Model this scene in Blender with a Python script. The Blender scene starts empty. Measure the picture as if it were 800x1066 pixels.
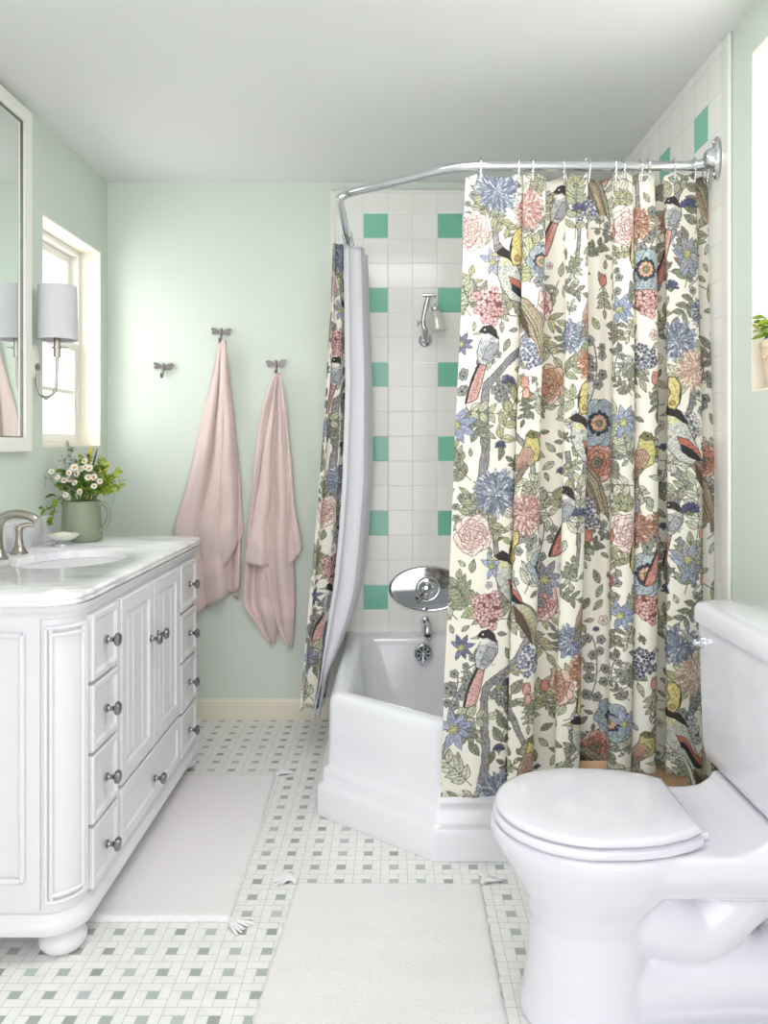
import bpy, bmesh, math, random
import numpy as np
from mathutils import Vector, Matrix
random.seed(7)
PI = math.pi
S = bpy.context.scene
C = S.collection
# ---------------------------------------------------------------- camera, world, lights, exposure
F = 825.0
CX, CY, CZ = 411.0, 465.0, 1.19
cam = bpy.data.cameras.new('camera'); cam_o = bpy.data.objects.new('camera', cam); C.objects.link(cam_o)
cam.sensor_fit = 'HORIZONTAL'; cam.sensor_width = 36.0; cam.lens = 36.0*F/800.0
cam.shift_x = -(CX-400)/800.0; cam.shift_y = -(533-CY)/800.0
cam_o.location = (0, 0, CZ); cam_o.rotation_euler = (PI/2, 0, 0)
cam.clip_start = 0.05
S.camera = cam_o
w = bpy.data.worlds.new('daylight'); S.world = w; w.use_nodes = True
bg = w.node_tree.nodes['Background']; bg.inputs[0].default_value = (1.0, 0.955, 1.02, 1); bg.inputs[1].default_value = 2.2
def area(name, loc, rot, sx, sy, power, col=(1, 1, 1)):
    l = bpy.data.lights.new(name, 'AREA'); l.shape = 'RECTANGLE'; l.size = sx; l.size_y = sy
    l.energy = power; l.color = col
    o = bpy.data.objects.new(name, l); C.objects.link(o); o.location = loc; o.rotation_euler = rot
    return o
area('daylight_window_left', (-1.62, 3.10, 1.66), (0, -PI/2, 0), 1.0, 0.75, 6, (1.0, 0.99, 0.95))
area('added_ceiling_fill', (-0.15, 1.72, 2.33), (0, 0, 0), 0.9, 0.6, 9, (1.0, 0.98, 0.97))  # unseen soft fill added below the ceiling to brighten tub, tiles and curtain
area('daylight_window_right', (1.35, 1.75, 1.85), (0, PI/2, 0), 1.0, 0.8, 5, (1.0, 0.97, 0.93))
S.view_settings.view_transform = 'Standard'; S.view_settings.look = 'None'
S.view_settings.gamma = 1; S.view_settings.exposure = 0.66; S.view_settings.use_curve_mapping = False
S.cycles.use_denoising = True
S.cycles.max_bounces = 10; S.cycles.diffuse_bounces = 6; S.cycles.glossy_bounces = 6; S.cycles.transparent_max_bounces = 12
S.cycles.sample_clamp_indirect = 6.0

# ---------------------------------------------------------------- helpers
def P(x, y, d):
    """point seen at photo pixel x, y at distance d"""
    return Vector(((x-CX)*d/F, d, CZ-(y-CY)*d/F))
def lin(c):
    return tuple(((v/255.0)/12.92 if v/255.0 <= 0.04045 else ((v/255.0+0.055)/1.055)**2.4) for v in c)
def nodes(m):
    m.use_nodes = True
    return m.node_tree, m.node_tree.nodes['Principled BSDF']
def mat(name, rgb, rough=0.5, metal=0.0, var=0.03, vscale=6.0, bump=0.0, bscale=200.0, coat=0.0, spec=0.5, trans=0.0, sub=0.0, stretch=None):
    m = bpy.data.materials.new(name); t, b = nodes(m)
    c = lin(rgb)
    tc = t.nodes.new('ShaderNodeTexCoord')
    n = t.nodes.new('ShaderNodeTexNoise'); n.inputs['Scale'].default_value = vscale; n.inputs['Detail'].default_value = 3
    t.links.new(tc.outputs['Object'], n.inputs['Vector'])
    mx = t.nodes.new('ShaderNodeMix'); mx.data_type = 'RGBA'
    mx.inputs['A'].default_value = tuple(max(0, v*(1-var)) for v in c)+(1,)
    mx.inputs['B'].default_value = tuple(min(1, v*(1+var)) for v in c)+(1,)
    t.links.new(n.outputs['Fac'], mx.inputs['Factor'])
    t.links.new(mx.outputs['Result'], b.inputs['Base Color'])
    b.inputs['Roughness'].default_value = rough; b.inputs['Metallic'].default_value = metal
    b.inputs['Coat Weight'].default_value = coat; b.inputs['Coat Roughness'].default_value = 0.08
    b.inputs['Specular IOR Level'].default_value = spec
    b.inputs['Transmission Weight'].default_value = trans
    if bump:
        n2 = t.nodes.new('ShaderNodeTexNoise'); n2.inputs['Scale'].default_value = bscale; n2.inputs['Detail'].default_value = 4
        if stretch:
            mp = t.nodes.new('ShaderNodeMapping'); mp.inputs['Scale'].default_value = stretch
            t.links.new(tc.outputs['Object'], mp.inputs['Vector']); t.links.new(mp.outputs['Vector'], n2.inputs['Vector'])
        else:
            t.links.new(tc.outputs['Object'], n2.inputs['Vector'])
        bp = t.nodes.new('ShaderNodeBump'); bp.inputs['Strength'].default_value = bump; bp.inputs['Distance'].default_value = 0.003
        t.links.new(n2.outputs['Fac'], bp.inputs['Height']); t.links.new(bp.outputs['Normal'], b.inputs['Normal'])
    return m
class M:
    """collects vertices and faces for one mesh object"""
    def __init__(s): s.v = []; s.f = []; s.mi = []
    def add(s, vs, fs, mi=0):
        o = len(s.v); s.v += [tuple(v) for v in vs]; s.f += [tuple(i+o for i in f) for f in fs]; s.mi += [mi]*len(fs)
    def box(s, x0, x1, y0, y1, z0, z1, mi=0):
        v = [(x, y, z) for x in (x0, x1) for y in (y0, y1) for z in (z0, z1)]
        s.add(v, [(0, 1, 3, 2), (4, 6, 7, 5), (0, 4, 5, 1), (2, 3, 7, 6), (0, 2, 6, 4), (1, 5, 7, 3)], mi)
        return s
    def loft(s, loops, closed=True, cap0=False, cap1=False, mi=0):
        n = len(loops[0]); o = len(s.v)
        for l in loops: s.v += [tuple(p) for p in l]
        m = n if closed else n-1
        for k in range(len(loops)-1):
            for i in range(m):
                j = (i+1) % n
                s.f.append((o+k*n+i, o+k*n+j, o+(k+1)*n+j, o+(k+1)*n+i)); s.mi.append(mi)
        if cap0: s.f.append(tuple(o+i for i in range(n))[::-1]); s.mi.append(mi)
        if cap1: s.f.append(tuple(o+(len(loops)-1)*n+i for i in range(n))); s.mi.append(mi)
        return s
    def lathe(s, prof, c=(0, 0, 0), ax='z', n=32, caps=True, mi=0, sx=1.0, sy=1.0):
        loops = []
        for r, h in prof:
            l = []
            for i in range(n):
                a = 2*PI*i/n; p = (r*math.cos(a)*sx, r*math.sin(a)*sy, h)
                if ax == 'x': p = (p[2], p[0], p[1])
                elif ax == 'y': p = (p[0], p[2], p[1])
                l.append((p[0]+c[0], p[1]+c[1], p[2]+c[2]))
            loops.append(l)
        return s.loft(loops, True, caps, caps, mi)
    def tube(s, pts, r, n=12, mi=0, caps=True, smooth=0):
        pts = [Vector(p) for p in pts]
        rr = list(r) if isinstance(r, (list, tuple)) else [r]*len(pts)
        if smooth:
            q, q2 = [], []
            for i in range(len(pts)-1):
                p0 = pts[max(i-1, 0)]; p1 = pts[i]; p2 = pts[i+1]; p3 = pts[min(i+2, len(pts)-1)]
                for k in range(smooth):
                    t = k/smooth
                    q.append(0.5*((2*p1)+(-p0+p2)*t+(2*p0-5*p1+4*p2-p3)*t*t+(-p0+3*p1-3*p2+p3)*t**3)); q2.append(rr[i]*(1-t)+rr[i+1]*t)
            q.append(pts[-1]); q2.append(rr[-1]); pts, rr = q, q2
        tan = [(pts[min(i+1, len(pts)-1)]-pts[max(i-1, 0)]).normalized() for i in range(len(pts))]
        up = Vector((0, 0, 1)) if abs(tan[0].z) < 0.9 else Vector((1, 0, 0))
        nr = (up-tan[0]*up.dot(tan[0])).normalized(); loops = []
        for p, t, q in zip(pts, tan, rr):
            nr = (nr-t*nr.dot(t)).normalized(); bn = t.cross(nr)
            loops.append([p+(nr*math.cos(2*PI*i/n)+bn*math.sin(2*PI*i/n))*q for i in range(n)])
        return s.loft(loops, True, caps, caps, mi)
    def ball(s, c, r, n=12, sc=(1, 1, 1), mi=0):
        prof = [(max(1e-5, math.sin(PI*i/(n//2+2))), -math.cos(PI*i/(n//2+2))) for i in range(n//2+3)]
        loops = [[(c[0]+q*r*math.cos(2*PI*i/n)*sc[0], c[1]+q*r*math.sin(2*PI*i/n)*sc[1], c[2]+h*r*sc[2]) for i in range(n)] for q, h in prof]
        return s.loft(loops, True, True, True, mi)
    def build(s, name, m, parent=None, smooth=True, bevel=0, sub=0, solid=0, auto=None, uv=None):
        me = bpy.data.meshes.new(name); me.from_pydata(s.v, [], s.f)
        ms = m if isinstance(m, (list, tuple)) else [m]
        for q in ms: me.materials.append(q)
        me.polygons.foreach_set('material_index', s.mi)
        if uv is not None:
            l = me.uv_layers.new(name='UVMap')
            idx = np.zeros(len(me.loops), dtype=np.int32); me.loops.foreach_get('vertex_index', idx)
            l.data.foreach_set('uv', np.asarray(uv, dtype=np.float32)[idx].ravel())
        bm = bmesh.new(); bm.from_mesh(me)
        if uv is None and not getattr(s, 'keep', False): bmesh.ops.remove_doubles(bm, verts=bm.verts, dist=1e-6)
        if not getattr(s, 'keep', False): bmesh.ops.recalc_face_normals(bm, faces=bm.faces)
        bm.to_mesh(me); bm.free()
        if smooth:
            me.polygons.foreach_set('use_smooth', [True]*len(me.polygons))
            me.set_sharp_from_angle(angle=math.radians(auto or 40))
        o = bpy.data.objects.new(name, me); C.objects.link(o)
        if parent: o.parent = parent
        if bevel:
            b = o.modifiers.new('bevel', 'BEVEL'); b.width = bevel; b.segments = 3; b.limit_method = 'ANGLE'; b.angle_limit = math.radians(35)
            b.harden_normals = False
        if sub:
            q = o.modifiers.new('sub', 'SUBSURF'); q.levels = sub; q.render_levels = sub
        if solid:
            q = o.modifiers.new('solid', 'SOLIDIFY'); q.thickness = solid; q.offset = 0
        return o
def tag(o, label=None, cat=None, group=None, kind=None):
    if label: o['label'] = label
    if cat: o['category'] = cat
    if group: o['group'] = group
    if kind: o['kind'] = kind
    return o
def empty(name, loc=(0, 0, 0), label=None, cat=None, group=None, kind=None):
    o = bpy.data.objects.new(name, None); C.objects.link(o); o.location = loc; o.empty_display_size = 0.05
    return tag(o, label, cat, group, kind)
KIDS = {}
def kids(o): return [c for c in C.objects if c.parent == o]
def copy_tree(o, parent=None, label=None, loc=None):
    c = o.copy(); C.objects.link(c)
    if parent: c.parent = parent
    for ch in kids(o): copy_tree(ch, c)
    if label: c['label'] = label
    if loc is not None: c.location = loc
    return c
def settle(root):
    """make children of an Empty keep world places: their meshes are written in world space"""
    for ch in kids(root):
        ch.location = -Vector(root.location)
def catmull(pts, n):
    out = []
    for i in range(len(pts)-1):
        p0 = np.array(pts[max(i-1, 0)], float); p1 = np.array(pts[i], float); p2 = np.array(pts[i+1], float); p3 = np.array(pts[min(i+2, len(pts)-1)], float)
        for k in range(n):
            t = k/n
            out.append(0.5*((2*p1)+(-p0+p2)*t+(2*p0-5*p1+4*p2-p3)*t*t+(-p0+3*p1-3*p2+p3)*t**3))
    out.append(np.array(pts[-1], float)); return np.array(out)

# ---------------------------------------------------------------- materials
MINT = mat('mint_paint', (211, 221, 211), 0.55, var=0.012, vscale=2, bump=0.03, bscale=120)
CEIL = mat('ceiling_paint', (228, 229, 228), 0.7, var=0.01, vscale=2)
WHITEP = mat('white_cabinet_paint', (224, 223, 227), 0.32, var=0.008)
TRIMW = mat('white_window_paint', (240, 239, 232), 0.35, var=0.01)
CREAM = mat('cream_trim_paint', (228, 224, 204), 0.4, var=0.015)
PORC = mat('porcelain', (221, 220, 228), 0.12, var=0.004, coat=0.5)
ENAM = mat('white_enamel', (230, 231, 235), 0.16, var=0.006, coat=0.4)
CHROME = mat('chrome', (215, 217, 222), 0.09, 1.0, var=0.02)
NICKEL = mat('brushed_nickel', (176, 170, 160), 0.28, 1.0, var=0.05, bump=0.05, bscale=400)
PEWTER = mat('pewter', (128, 124, 122), 0.35, 1.0, var=0.25, vscale=60, bump=0.2, bscale=300)
BLACK = mat('black_slot', (22, 22, 24), 0.5)
SHADE = mat('linen_lamp_shade', (203, 203, 207), 0.8, var=0.02, bump=0.15, bscale=900, stretch=(1, 1, 0.2))
TOWEL = mat('blush_terry', (229, 209, 204), 0.95, var=0.05, vscale=60, bump=0.9, bscale=700)
TOWELB = mat('blush_towel_band', (228, 207, 202), 0.85, var=0.03, vscale=50, bump=0.3, bscale=500, stretch=(1, 1, 6))
MATW = mat('white_cotton_chenille', (240, 237, 238), 0.95, var=0.03, vscale=120, bump=1.0, bscale=380)
LINER = mat('white_liner_cloth', (238, 238, 242), 0.6, var=0.01)
JUG = mat('sage_glaze', (140, 150, 128), 0.4, var=0.06, vscale=14)
CUPM = mat('cream_soap_dish', (226, 228, 214), 0.25, var=0.03)
POT = mat('pink_cream_pot_glaze', (225, 205, 180), 0.5, var=0.12, vscale=25)
SOIL = mat('dark_soil', (70, 58, 44), 0.95, var=0.3, vscale=90)
def green(name, c): return mat(name, c, 0.5, var=0.25, vscale=40)
LEAF = green('fresh_green_leaf', (120, 150, 52)); LEAFD = green('dark_green_leaf', (66, 82, 58)); LEAFY = green('yellow_green_leaf', (160, 176, 60))
LEAFG = green('grey_green_leaf', (128, 142, 118)); STEM = green('green_stem', (110, 132, 60))
PETAL = mat('white_petal', (244, 241, 232), 0.6); YOLK = mat('orange_flower_centre', (216, 160, 70), 0.7, var=0.2, vscale=200)
YEL = mat('yellow_bloom', (208, 196, 60), 0.7, var=0.2, vscale=100); GREYF = mat('grey_white_bloom', (176, 184, 176), 0.8, var=0.3, vscale=150)
BLUEF = mat('pale_lilac_petal', (196, 202, 226), 0.6, var=0.1, vscale=60)
def glass_mat():
    m = bpy.data.materials.new('window_glass'); m.use_nodes = True; t = m.node_tree; t.nodes.clear()
    o = t.nodes.new('ShaderNodeOutputMaterial'); tr = t.nodes.new('ShaderNodeBsdfTransparent'); g = t.nodes.new('ShaderNodeBsdfGlossy')
    g.inputs['Roughness'].default_value = 0.02; tr.inputs[0].default_value = (0.97, 0.985, 0.975, 1)
    fr = t.nodes.new('ShaderNodeFresnel'); gm = t.nodes.new('ShaderNodeNewGeometry'); mr = t.nodes.new('ShaderNodeMapRange'); mr.inputs['To Min'].default_value = 1.45; mr.inputs['To Max'].default_value = 1/1.45; t.links.new(gm.outputs['Backfacing'], mr.inputs['Value']); t.links.new(mr.outputs['Result'], fr.inputs[0]); mx = t.nodes.new('ShaderNodeMixShader')
    t.links.new(fr.outputs[0], mx.inputs[0]); t.links.new(tr.outputs[0], mx.inputs[1]); t.links.new(g.outputs[0], mx.inputs[2]); t.links.new(mx.outputs[0], o.inputs[0])
    return m
GLASS = glass_mat()
def mirror_mat():
    m = mat('mirror_silver', (232, 238, 234), 0.015, 1.0, var=0.002); return m
MIRR = mirror_mat()
def marble():
    m = bpy.data.materials.new('carrara_marble'); t, b = nodes(m)
    tc = t.nodes.new('ShaderNodeTexCoord'); mp = t.nodes.new('ShaderNodeMapping'); mp.inputs['Rotation'].default_value = (0.2, 0.1, 0.7); mp.inputs['Scale'].default_value = (1.0, 2.2, 1)
    n = t.nodes.new('ShaderNodeTexNoise'); n.inputs['Scale'].default_value = 4.2; n.inputs['Detail'].default_value = 9; n.inputs['Roughness'].default_value = 0.62; n.inputs['Distortion'].default_value = 1.3
    r = t.nodes.new('ShaderNodeValToRGB'); e = r.color_ramp.elements
    e[0].position = 0.36; e[0].color = lin((208, 208, 214))+(1,); e[1].position = 0.56; e[1].color = lin((240, 239, 242))+(1,)
    k = e.new(0.45); k.color = lin((228, 228, 233))+(1,)
    t.links.new(tc.outputs['Object'], mp.inputs['Vector']); t.links.new(mp.outputs['Vector'], n.inputs['Vector']); t.links.new(n.outputs['Fac'], r.inputs['Fac'])
    t.links.new(r.outputs['Color'], b.inputs['Base Color']); b.inputs['Roughness'].default_value = 0.16; b.inputs['Coat Weight'].default_value = 0.3
    return m
MARBLE = marble()
class NG:
    """tiny math-node builder"""
    def __init__(s, t): s.t = t
    def m(s, op, a, b=None, c=None):
        n = s.t.nodes.new('ShaderNodeMath'); n.operation = op
        for i, q in enumerate((a, b, c)):
            if q is None: continue
            if isinstance(q, (int, float)): n.inputs[i].default_value = q
            else: s.t.links.new(q, n.inputs[i])
        return n.outputs[0]
    def mix(s, f, a, b):
        n = s.t.nodes.new('ShaderNodeMix'); n.data_type = 'RGBA'
        s.t.links.new(f, n.inputs['Factor'])
        for k, q in (('A', a), ('B', b)):
            if isinstance(q, tuple): n.inputs[k].default_value = q+(1,)
            else: s.t.links.new(q, n.inputs[k])
        return n.outputs['Result']
def wall_tile(name, ax, o_u, o_v, green_mod, green_off):
    """square glazed wall tiles, green insets every third tile"""
    m = bpy.data.materials.new(name); t, b = nodes(m); g = NG(t)
    tc = t.nodes.new('ShaderNodeTexCoord'); sp = t.nodes.new('ShaderNodeSeparateXYZ'); t.links.new(tc.outputs['Object'], sp.inputs[0])
    p = 0.108
    u = g.m('DIVIDE', g.m('SUBTRACT', sp.outputs[ax], o_u), p); v = g.m('DIVIDE', g.m('SUBTRACT', sp.outputs[2], o_v), p)
    fu = g.m('FRACT', g.m('ADD', u, 300)); fv = g.m('FRACT', g.m('ADD', v, 300))
    iu = g.m('FLOOR', g.m('ADD', u, 300.0)); iv = g.m('FLOOR', g.m('ADD', v, 300.0))
    def edge(f): return g.m('SUBTRACT', 0.5, g.m('ABSOLUTE', g.m('SUBTRACT', f, 0.5)))
    ed = g.m('MINIMUM', edge(fu), edge(fv)); gr = g.m('LESS_THAN', ed, 0.009)
    gu = g.m('COMPARE', g.m('MODULO', g.m('ADD', iu, green_off), 3.0), 0.0, 0.1); gv = g.m('COMPARE', g.m('MODULO', iv, 3.0), 0.0, 0.1)
    gg = g.m('MULTIPLY', gu, gv)
    wn = t.nodes.new('ShaderNodeTexWhiteNoise'); wn.noise_dimensions = '2D'; cb = t.nodes.new('ShaderNodeCombineXYZ')
    t.links.new(iu, cb.inputs[0]); t.links.new(iv, cb.inputs[1]); t.links.new(cb.outputs[0], wn.inputs['Vector'])
    wht = g.mix(wn.outputs[0], lin((238, 238, 232)), lin((243, 243, 238)))
    grn = g.mix(wn.outputs[0], lin((122, 194, 168)), lin((134, 202, 177)))
    c = g.mix(gg, wht, grn); c = g.mix(gr, c, lin((220, 221, 214)))
    t.links.new(c, b.inputs['Base Color']); b.inputs['Roughness'].default_value = 0.14
    bp = t.nodes.new('ShaderNodeBump'); bp.inputs['Strength'].default_value = 0.35; bp.inputs['Distance'].default_value = 0.002
    t.links.new(g.m('MINIMUM', g.m('MULTIPLY', ed, 30.0), 1.0), bp.inputs['Height']); t.links.new(bp.outputs['Normal'], b.inputs['Normal'])
    return m
def floor_tile():
    m = bpy.data.materials.new('pinwheel_mosaic'); t, b = nodes(m); g = NG(t)
    tc = t.nodes.new('ShaderNodeTexCoord'); sp = t.nodes.new('ShaderNodeSeparateXYZ'); t.links.new(tc.outputs['Object'], sp.inputs[0])
    p = 0.0748
    u = g.m('ADD', g.m('DIVIDE', g.m('ADD', sp.outputs[0], 0.675-0.0374), p), 300.0); v = g.m('ADD', g.m('DIVIDE', g.m('SUBTRACT', sp.outputs[1], 1.944-0.0374), p), 300.0)
    iu = g.m('FLOOR', u); iv = g.m('FLOOR', v)
    fu = g.m('MULTIPLY', g.m('FRACT', u), 3.0); fv = g.m('MULTIPLY', g.m('FRACT', v), 3.0)
    W = 0.03
    def near(f, k): return g.m('LESS_THAN', g.m('ABSOLUTE', g.m('SUBTRACT', f, k)), W)
    def lt(f, k): return g.m('LESS_THAN', f, k)
    def gt(f, k): return g.m('GREATER_THAN', f, k)
    def OR(*a):
        r = a[0]
        for q in a[1:]: r = g.m('MAXIMUM', r, q)
        return r
    def AND(a, c): return g.m('MULTIPLY', a, c)
    outer = OR(near(fu, 0), near(fu, 3), near(fv, 0), near(fv, 3))
    inner = OR(AND(near(fv, 1), gt(fu, 1)), AND(near(fu, 1), lt(fv, 2)), AND(near(fv, 2), lt(fu, 2)), AND(near(fu, 2), gt(fv, 1)))
    gr = OR(outer, inner)
    dot = AND(AND(gt(fu, 1), lt(fu, 2)), AND(gt(fv, 1), lt(fv, 2)))
    wn = t.nodes.new('ShaderNodeTexWhiteNoise'); wn.noise_dimensions = '2D'; cb = t.nodes.new('ShaderNodeCombineXYZ')
    t.links.new(iu, cb.inputs[0]); t.links.new(iv, cb.inputs[1]); t.links.new(cb.outputs[0], wn.inputs['Vector'])
    ns = t.nodes.new('ShaderNodeTexNoise'); ns.inputs['Scale'].default_value = 25; ns.inputs['Detail'].default_value = 4; t.links.new(tc.outputs['Object'], ns.inputs['Vector'])
    wht = g.mix(ns.outputs[0], lin((222, 222, 220)), lin((244, 243, 240)))
    d = g.mix(wn.outputs[0], lin((148, 156, 154)), lin((186, 195, 193)))
    c = g.mix(dot, wht, d); c = g.mix(gr, c, lin((186, 188, 184)))
    t.links.new(c, b.inputs['Base Color']); b.inputs['Roughness'].default_value = 0.3
    bp = t.nodes.new('ShaderNodeBump'); bp.inputs['Strength'].default_value = 0.4; bp.inputs['Distance'].default_value = 0.001; bp.invert = True
    t.links.new(gr, bp.inputs['Height']); t.links.new(bp.outputs['Normal'], b.inputs['Normal'])
    return m

# ---------------------------------------------------------------- room shell
XL, XR, YB, ZC, YF = -1.256, 0.942, 3.466, 2.345, -1.2
tag(M().box(XL-0.2, XR+0.2, -2.6, YB+0.15, -0.1, 0).build('floor', floor_tile(), smooth=False), kind='structure')
tag(M().box(XL-0.2, XR+0.2, YF, YB+0.15, ZC, ZC+0.1).build('ceiling', CEIL, smooth=False), kind='structure')
tag(M().box(XL-0.2, XR+0.2, YB, YB+0.15, 0, ZC).build('wall_back', MINT, smooth=False), kind='structure')
def holed_wall(name, x0, x1, hy0, hy1, hz0, hz1):
    m = M(); m.box(x0, x1, YF, hy0, 0, ZC); m.box(x0, x1, hy1, YB, 0, ZC); m.box(x0, x1, hy0, hy1, 0, hz0); m.box(x0, x1, hy0, hy1, hz1, ZC)
    return tag(m.build(name, MINT, smooth=False), kind='structure')
WL = (2.825, 3.387, 1.188, 2.022); WR = (1.42, 2.09, 1.334, 2.23)
holed_wall('wall_left', XL-0.16, XL, *WL)
holed_wall('wall_right', XR, XR+0.16, *WR)
def window(name, xi, sgn, y0, y1, z0, z1, rev):
    """xi wall face, sgn outward direction"""
    r = empty(name, (xi, (y0+y1)/2, z0), kind='structure')
    X = lambda a: xi+sgn*a
    def bx(m, a0, a1, *q): m.box(min(X(a0), X(a1)), max(X(a0), X(a1)), *q)
    m = M(); t = 0.006
    bx(m, 0.001, 0.158, y0, y0+t, z0, z1); bx(m, 0.001, 0.158, y1-t, y1, z0, z1); bx(m, 0.001, 0.158, y0+t, y1-t, z1-t, z1); bx(m, 0.001, 0.158, y0+t, y1-t, z0, z0+t)
    m.build('window_reveal', rev, r, smooth=False)
    m = M(); a0, a1 = 0.085, 0.15; f = 0.022
    bx(m, a0, a1, y0+t, y0+t+f, z0+t, z1-t); bx(m, a0, a1, y1-t-f, y1-t, z0+t, z1-t); bx(m, a0, a1, y0+t+f, y1-t-f, z1-t-f, z1-t); bx(m, a0, a1, y0+t+f, y1-t-f, z0+t, z0+t+0.015)
    m.build('window_frame', TRIMW, r, smooth=False, bevel=0.002)
    Y0, Y1 = y0+t+f, y1-t-f; Z0, Z1 = z0+t+0.015, z1-t-f; zm = z0+(z1-z0)*0.5
    for k, (zz0, zz1, b0, b1) in enumerate(((Z0, zm+0.018, 0.088, 0.115), (zm-0.018, Z1, 0.118, 0.145))):
        m = M(); g = 0.034
        bx(m, b0, b1, Y0, Y0+g, zz0, zz1); bx(m, b0, b1, Y1-g, Y1, zz0, zz1); bx(m, b0, b1, Y0+g, Y1-g, zz1-g, zz1); bx(m, b0, b1, Y0+g, Y1-g, zz0, zz0+g)
        ym = (Y0+Y1)/2; zc = (zz0+zz1)/2
        bx(m, b0+0.004, b1-0.004, Y0+g, Y1-g, zc-0.009, zc+0.009)
        s = m.build('sash', TRIMW, r, smooth=False, bevel=0.003)
        m = M(); bx(m, (b0+b1)/2-0.002, (b0+b1)/2+0.002, Y0+g-0.004, Y1-g+0.004, zz0+g-0.004, zz1-g+0.004); m.build('glass', GLASS, s, smooth=False)
    settle(r); return r
REV = mat('cream_reveal_paint', (241, 236, 222), .4, var=.01)
window('window_1', XL, -1, *WL, REV)
window('window_2', XR, 1, *WR, REV)
# shower tile surrounds stand 8 mm proud of the painted walls
TBX0 = -0.262
m = M().box(TBX0, XR, YB-0.010, YB, 0.385, 2.296)
tag(m.build('wall_shower_back', wall_tile('glazed_tile_back', 0, (378.6-411)/238.0, 2.207-0.108, 3, 0), smooth=False), kind='structure')
m = M().box(XR-0.010, XR, 2.255, YB-0.010, 0.36, ZC)
tag(m.build('wall_shower_right', wall_tile('glazed_tile_right', 1, 2.355, 2.207-0.108, 3, 0), smooth=False), kind='structure')
m = M()   # rounded edge tiles
def qround(m, cx, cy, r, z0, z1, a0, a1):
    lo = [[(cx, cy, z)]+[(cx+r*math.cos(a0+(a1-a0)*i/8), cy+r*math.sin(a0+(a1-a0)*i/8), z) for i in range(9)] for z in (z0, z1)]
    m.loft(lo, True, True, True)
ETILE = mat('bullnose_tile', (230, 230, 224), 0.15, var=0.01)
m.box(TBX0-0.016, TBX0, YB-0.012, YB, 0.385, 2.312); m.box(TBX0, XR-0.01, YB-0.012, YB, 2.296, 2.312)
tag(m.build('trim_1', ETILE, bevel=0.005), kind='structure')
m = M().box(XR-0.013, XR, 2.205, 2.255, 0.0, ZC)
tag(m.build('trim_2', ETILE, bevel=0.008), kind='structure')
def base(name, x0, x1, y0, y1, axis):
    prof = [(0, 0), (0.016, 0), (0.016, 0.062), (0.012, 0.068), (0.013, 0.074), (0.006, 0.084), (0.004, 0.09), (0, 0.09)]
    m = M()
    if axis == 'x': m.loft([[(x, y1-a, h) for a, h in prof] for x in (x0, x1)], True, True, True)
    elif axis == 'l': m.loft([[(x0+a, y, h) for a, h in prof] for y in (y0, y1)], True, True, True)
    else: m.loft([[(x1-a, y, h) for a, h in prof] for y in (y0, y1)], True, True, True)
    tag(m.build(name, CREAM, smooth=False), kind='structure')
base('baseboard_back', XL+0.016, -0.256, 0, YB, 'x')
base('baseboard_left', XL, 0, YF, YB, 'l')
base('baseboard_right', 0, XR, YF, 2.2, 'r')

# ---------------------------------------------------------------- bathtub
def rounded(poly, r, n=6):
    out = []; N = len(poly)
    rs = r if isinstance(r, (list, tuple)) else [r]*N
    for i in range(N):
        p = Vector(poly[i]); a = (Vector(poly[i-1])-p); b = (Vector(poly[(i+1) % N])-p)
        an, bn = a.normalized(), b.normalized(); th = an.angle(bn); q = max(rs[i], 1e-4)
        d = min(q/math.tan(th/2), a.length*0.45, b.length*0.45); q = d*math.tan(th/2)
        c = p+(an+bn).normalized()*(q/math.sin(th/2)); s0 = p+an*d; s1 = p+bn*d
        a0 = math.atan2(s0.y-c.y, s0.x-c.x); a1 = math.atan2(s1.y-c.y, s1.x-c.x); da = (a1-a0+PI) % (2*PI)-PI
        for k in range(n+1): out.append((c.x+q*math.cos(a0+da*k/n), c.y+q*math.sin(a0+da*k/n)))
    return out
TUB = [(-0.253, 3.456), (-0.253, 2.565), (0.112, 2.271), (0.931, 2.271), (0.931, 3.456)]
def inset(poly, ds):
    N = len(poly); L = []
    for i in range(N):
        a = Vector(poly[i]); b = Vector(poly[(i+1) % N]); t = (b-a).normalized(); nrm = Vector((-t.y, t.x))   # poly is CCW
        L.append((a+nrm*ds[i], t))
    out = []
    for i in range(N):
        p, t = L[i-1]; q, u = L[i]
        k = (q-p).cross(u)/t.cross(u); r = p+t*k; out.append((r.x, r.y))
    return out
def tub_level(d, z, r, wallf):
    ds = [d, d, d, d*wallf, d*wallf]
    rs = [0.02*0+max(r*wallf, 0.001), r, r, max(r*wallf, 0.001), max(r*wallf, 0.001)]
    return [(x, y, z) for x, y in rounded(inset(TUB, ds), rs, 7)]
LV = [(0, 0.001, .03, 0), (0, .085, .03, 0), (.003, .092, .03, 0), (.014, .098, .03, 0), (.018, .102, .03, 0), (.0185, .136, .03, 0), (.0215, .144, .03, 0), (.033, .150, .03, 0), (.036, .156, .035, 0),
      (.038, .25, .04, 0), (.040, .350, .045, 0), (.043, .366, .05, 0), (.050, .378, .05, 0), (.060, .385, .05, 0), (.085, .386, .06, .5), (.100, .382, .07, .7), (.108, .370, .08, .75),
      (.114, .34, .10, .8), (.130, .2, .12, .85), (.150, .12, .14, .9), (.185, .088, .14, .9), (.26, .078, .12, .9)]
m = M(); m.loft([tub_level(*l) for l in LV], True, True, True)
tub = tag(empty('bathtub', (0.3, 2.8, 0)), 'white enamel corner bathtub with a clipped corner and stepped apron', 'bathtub')
m.build('tub_body', ENAM, tub, auto=50); settle(tub)
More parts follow.
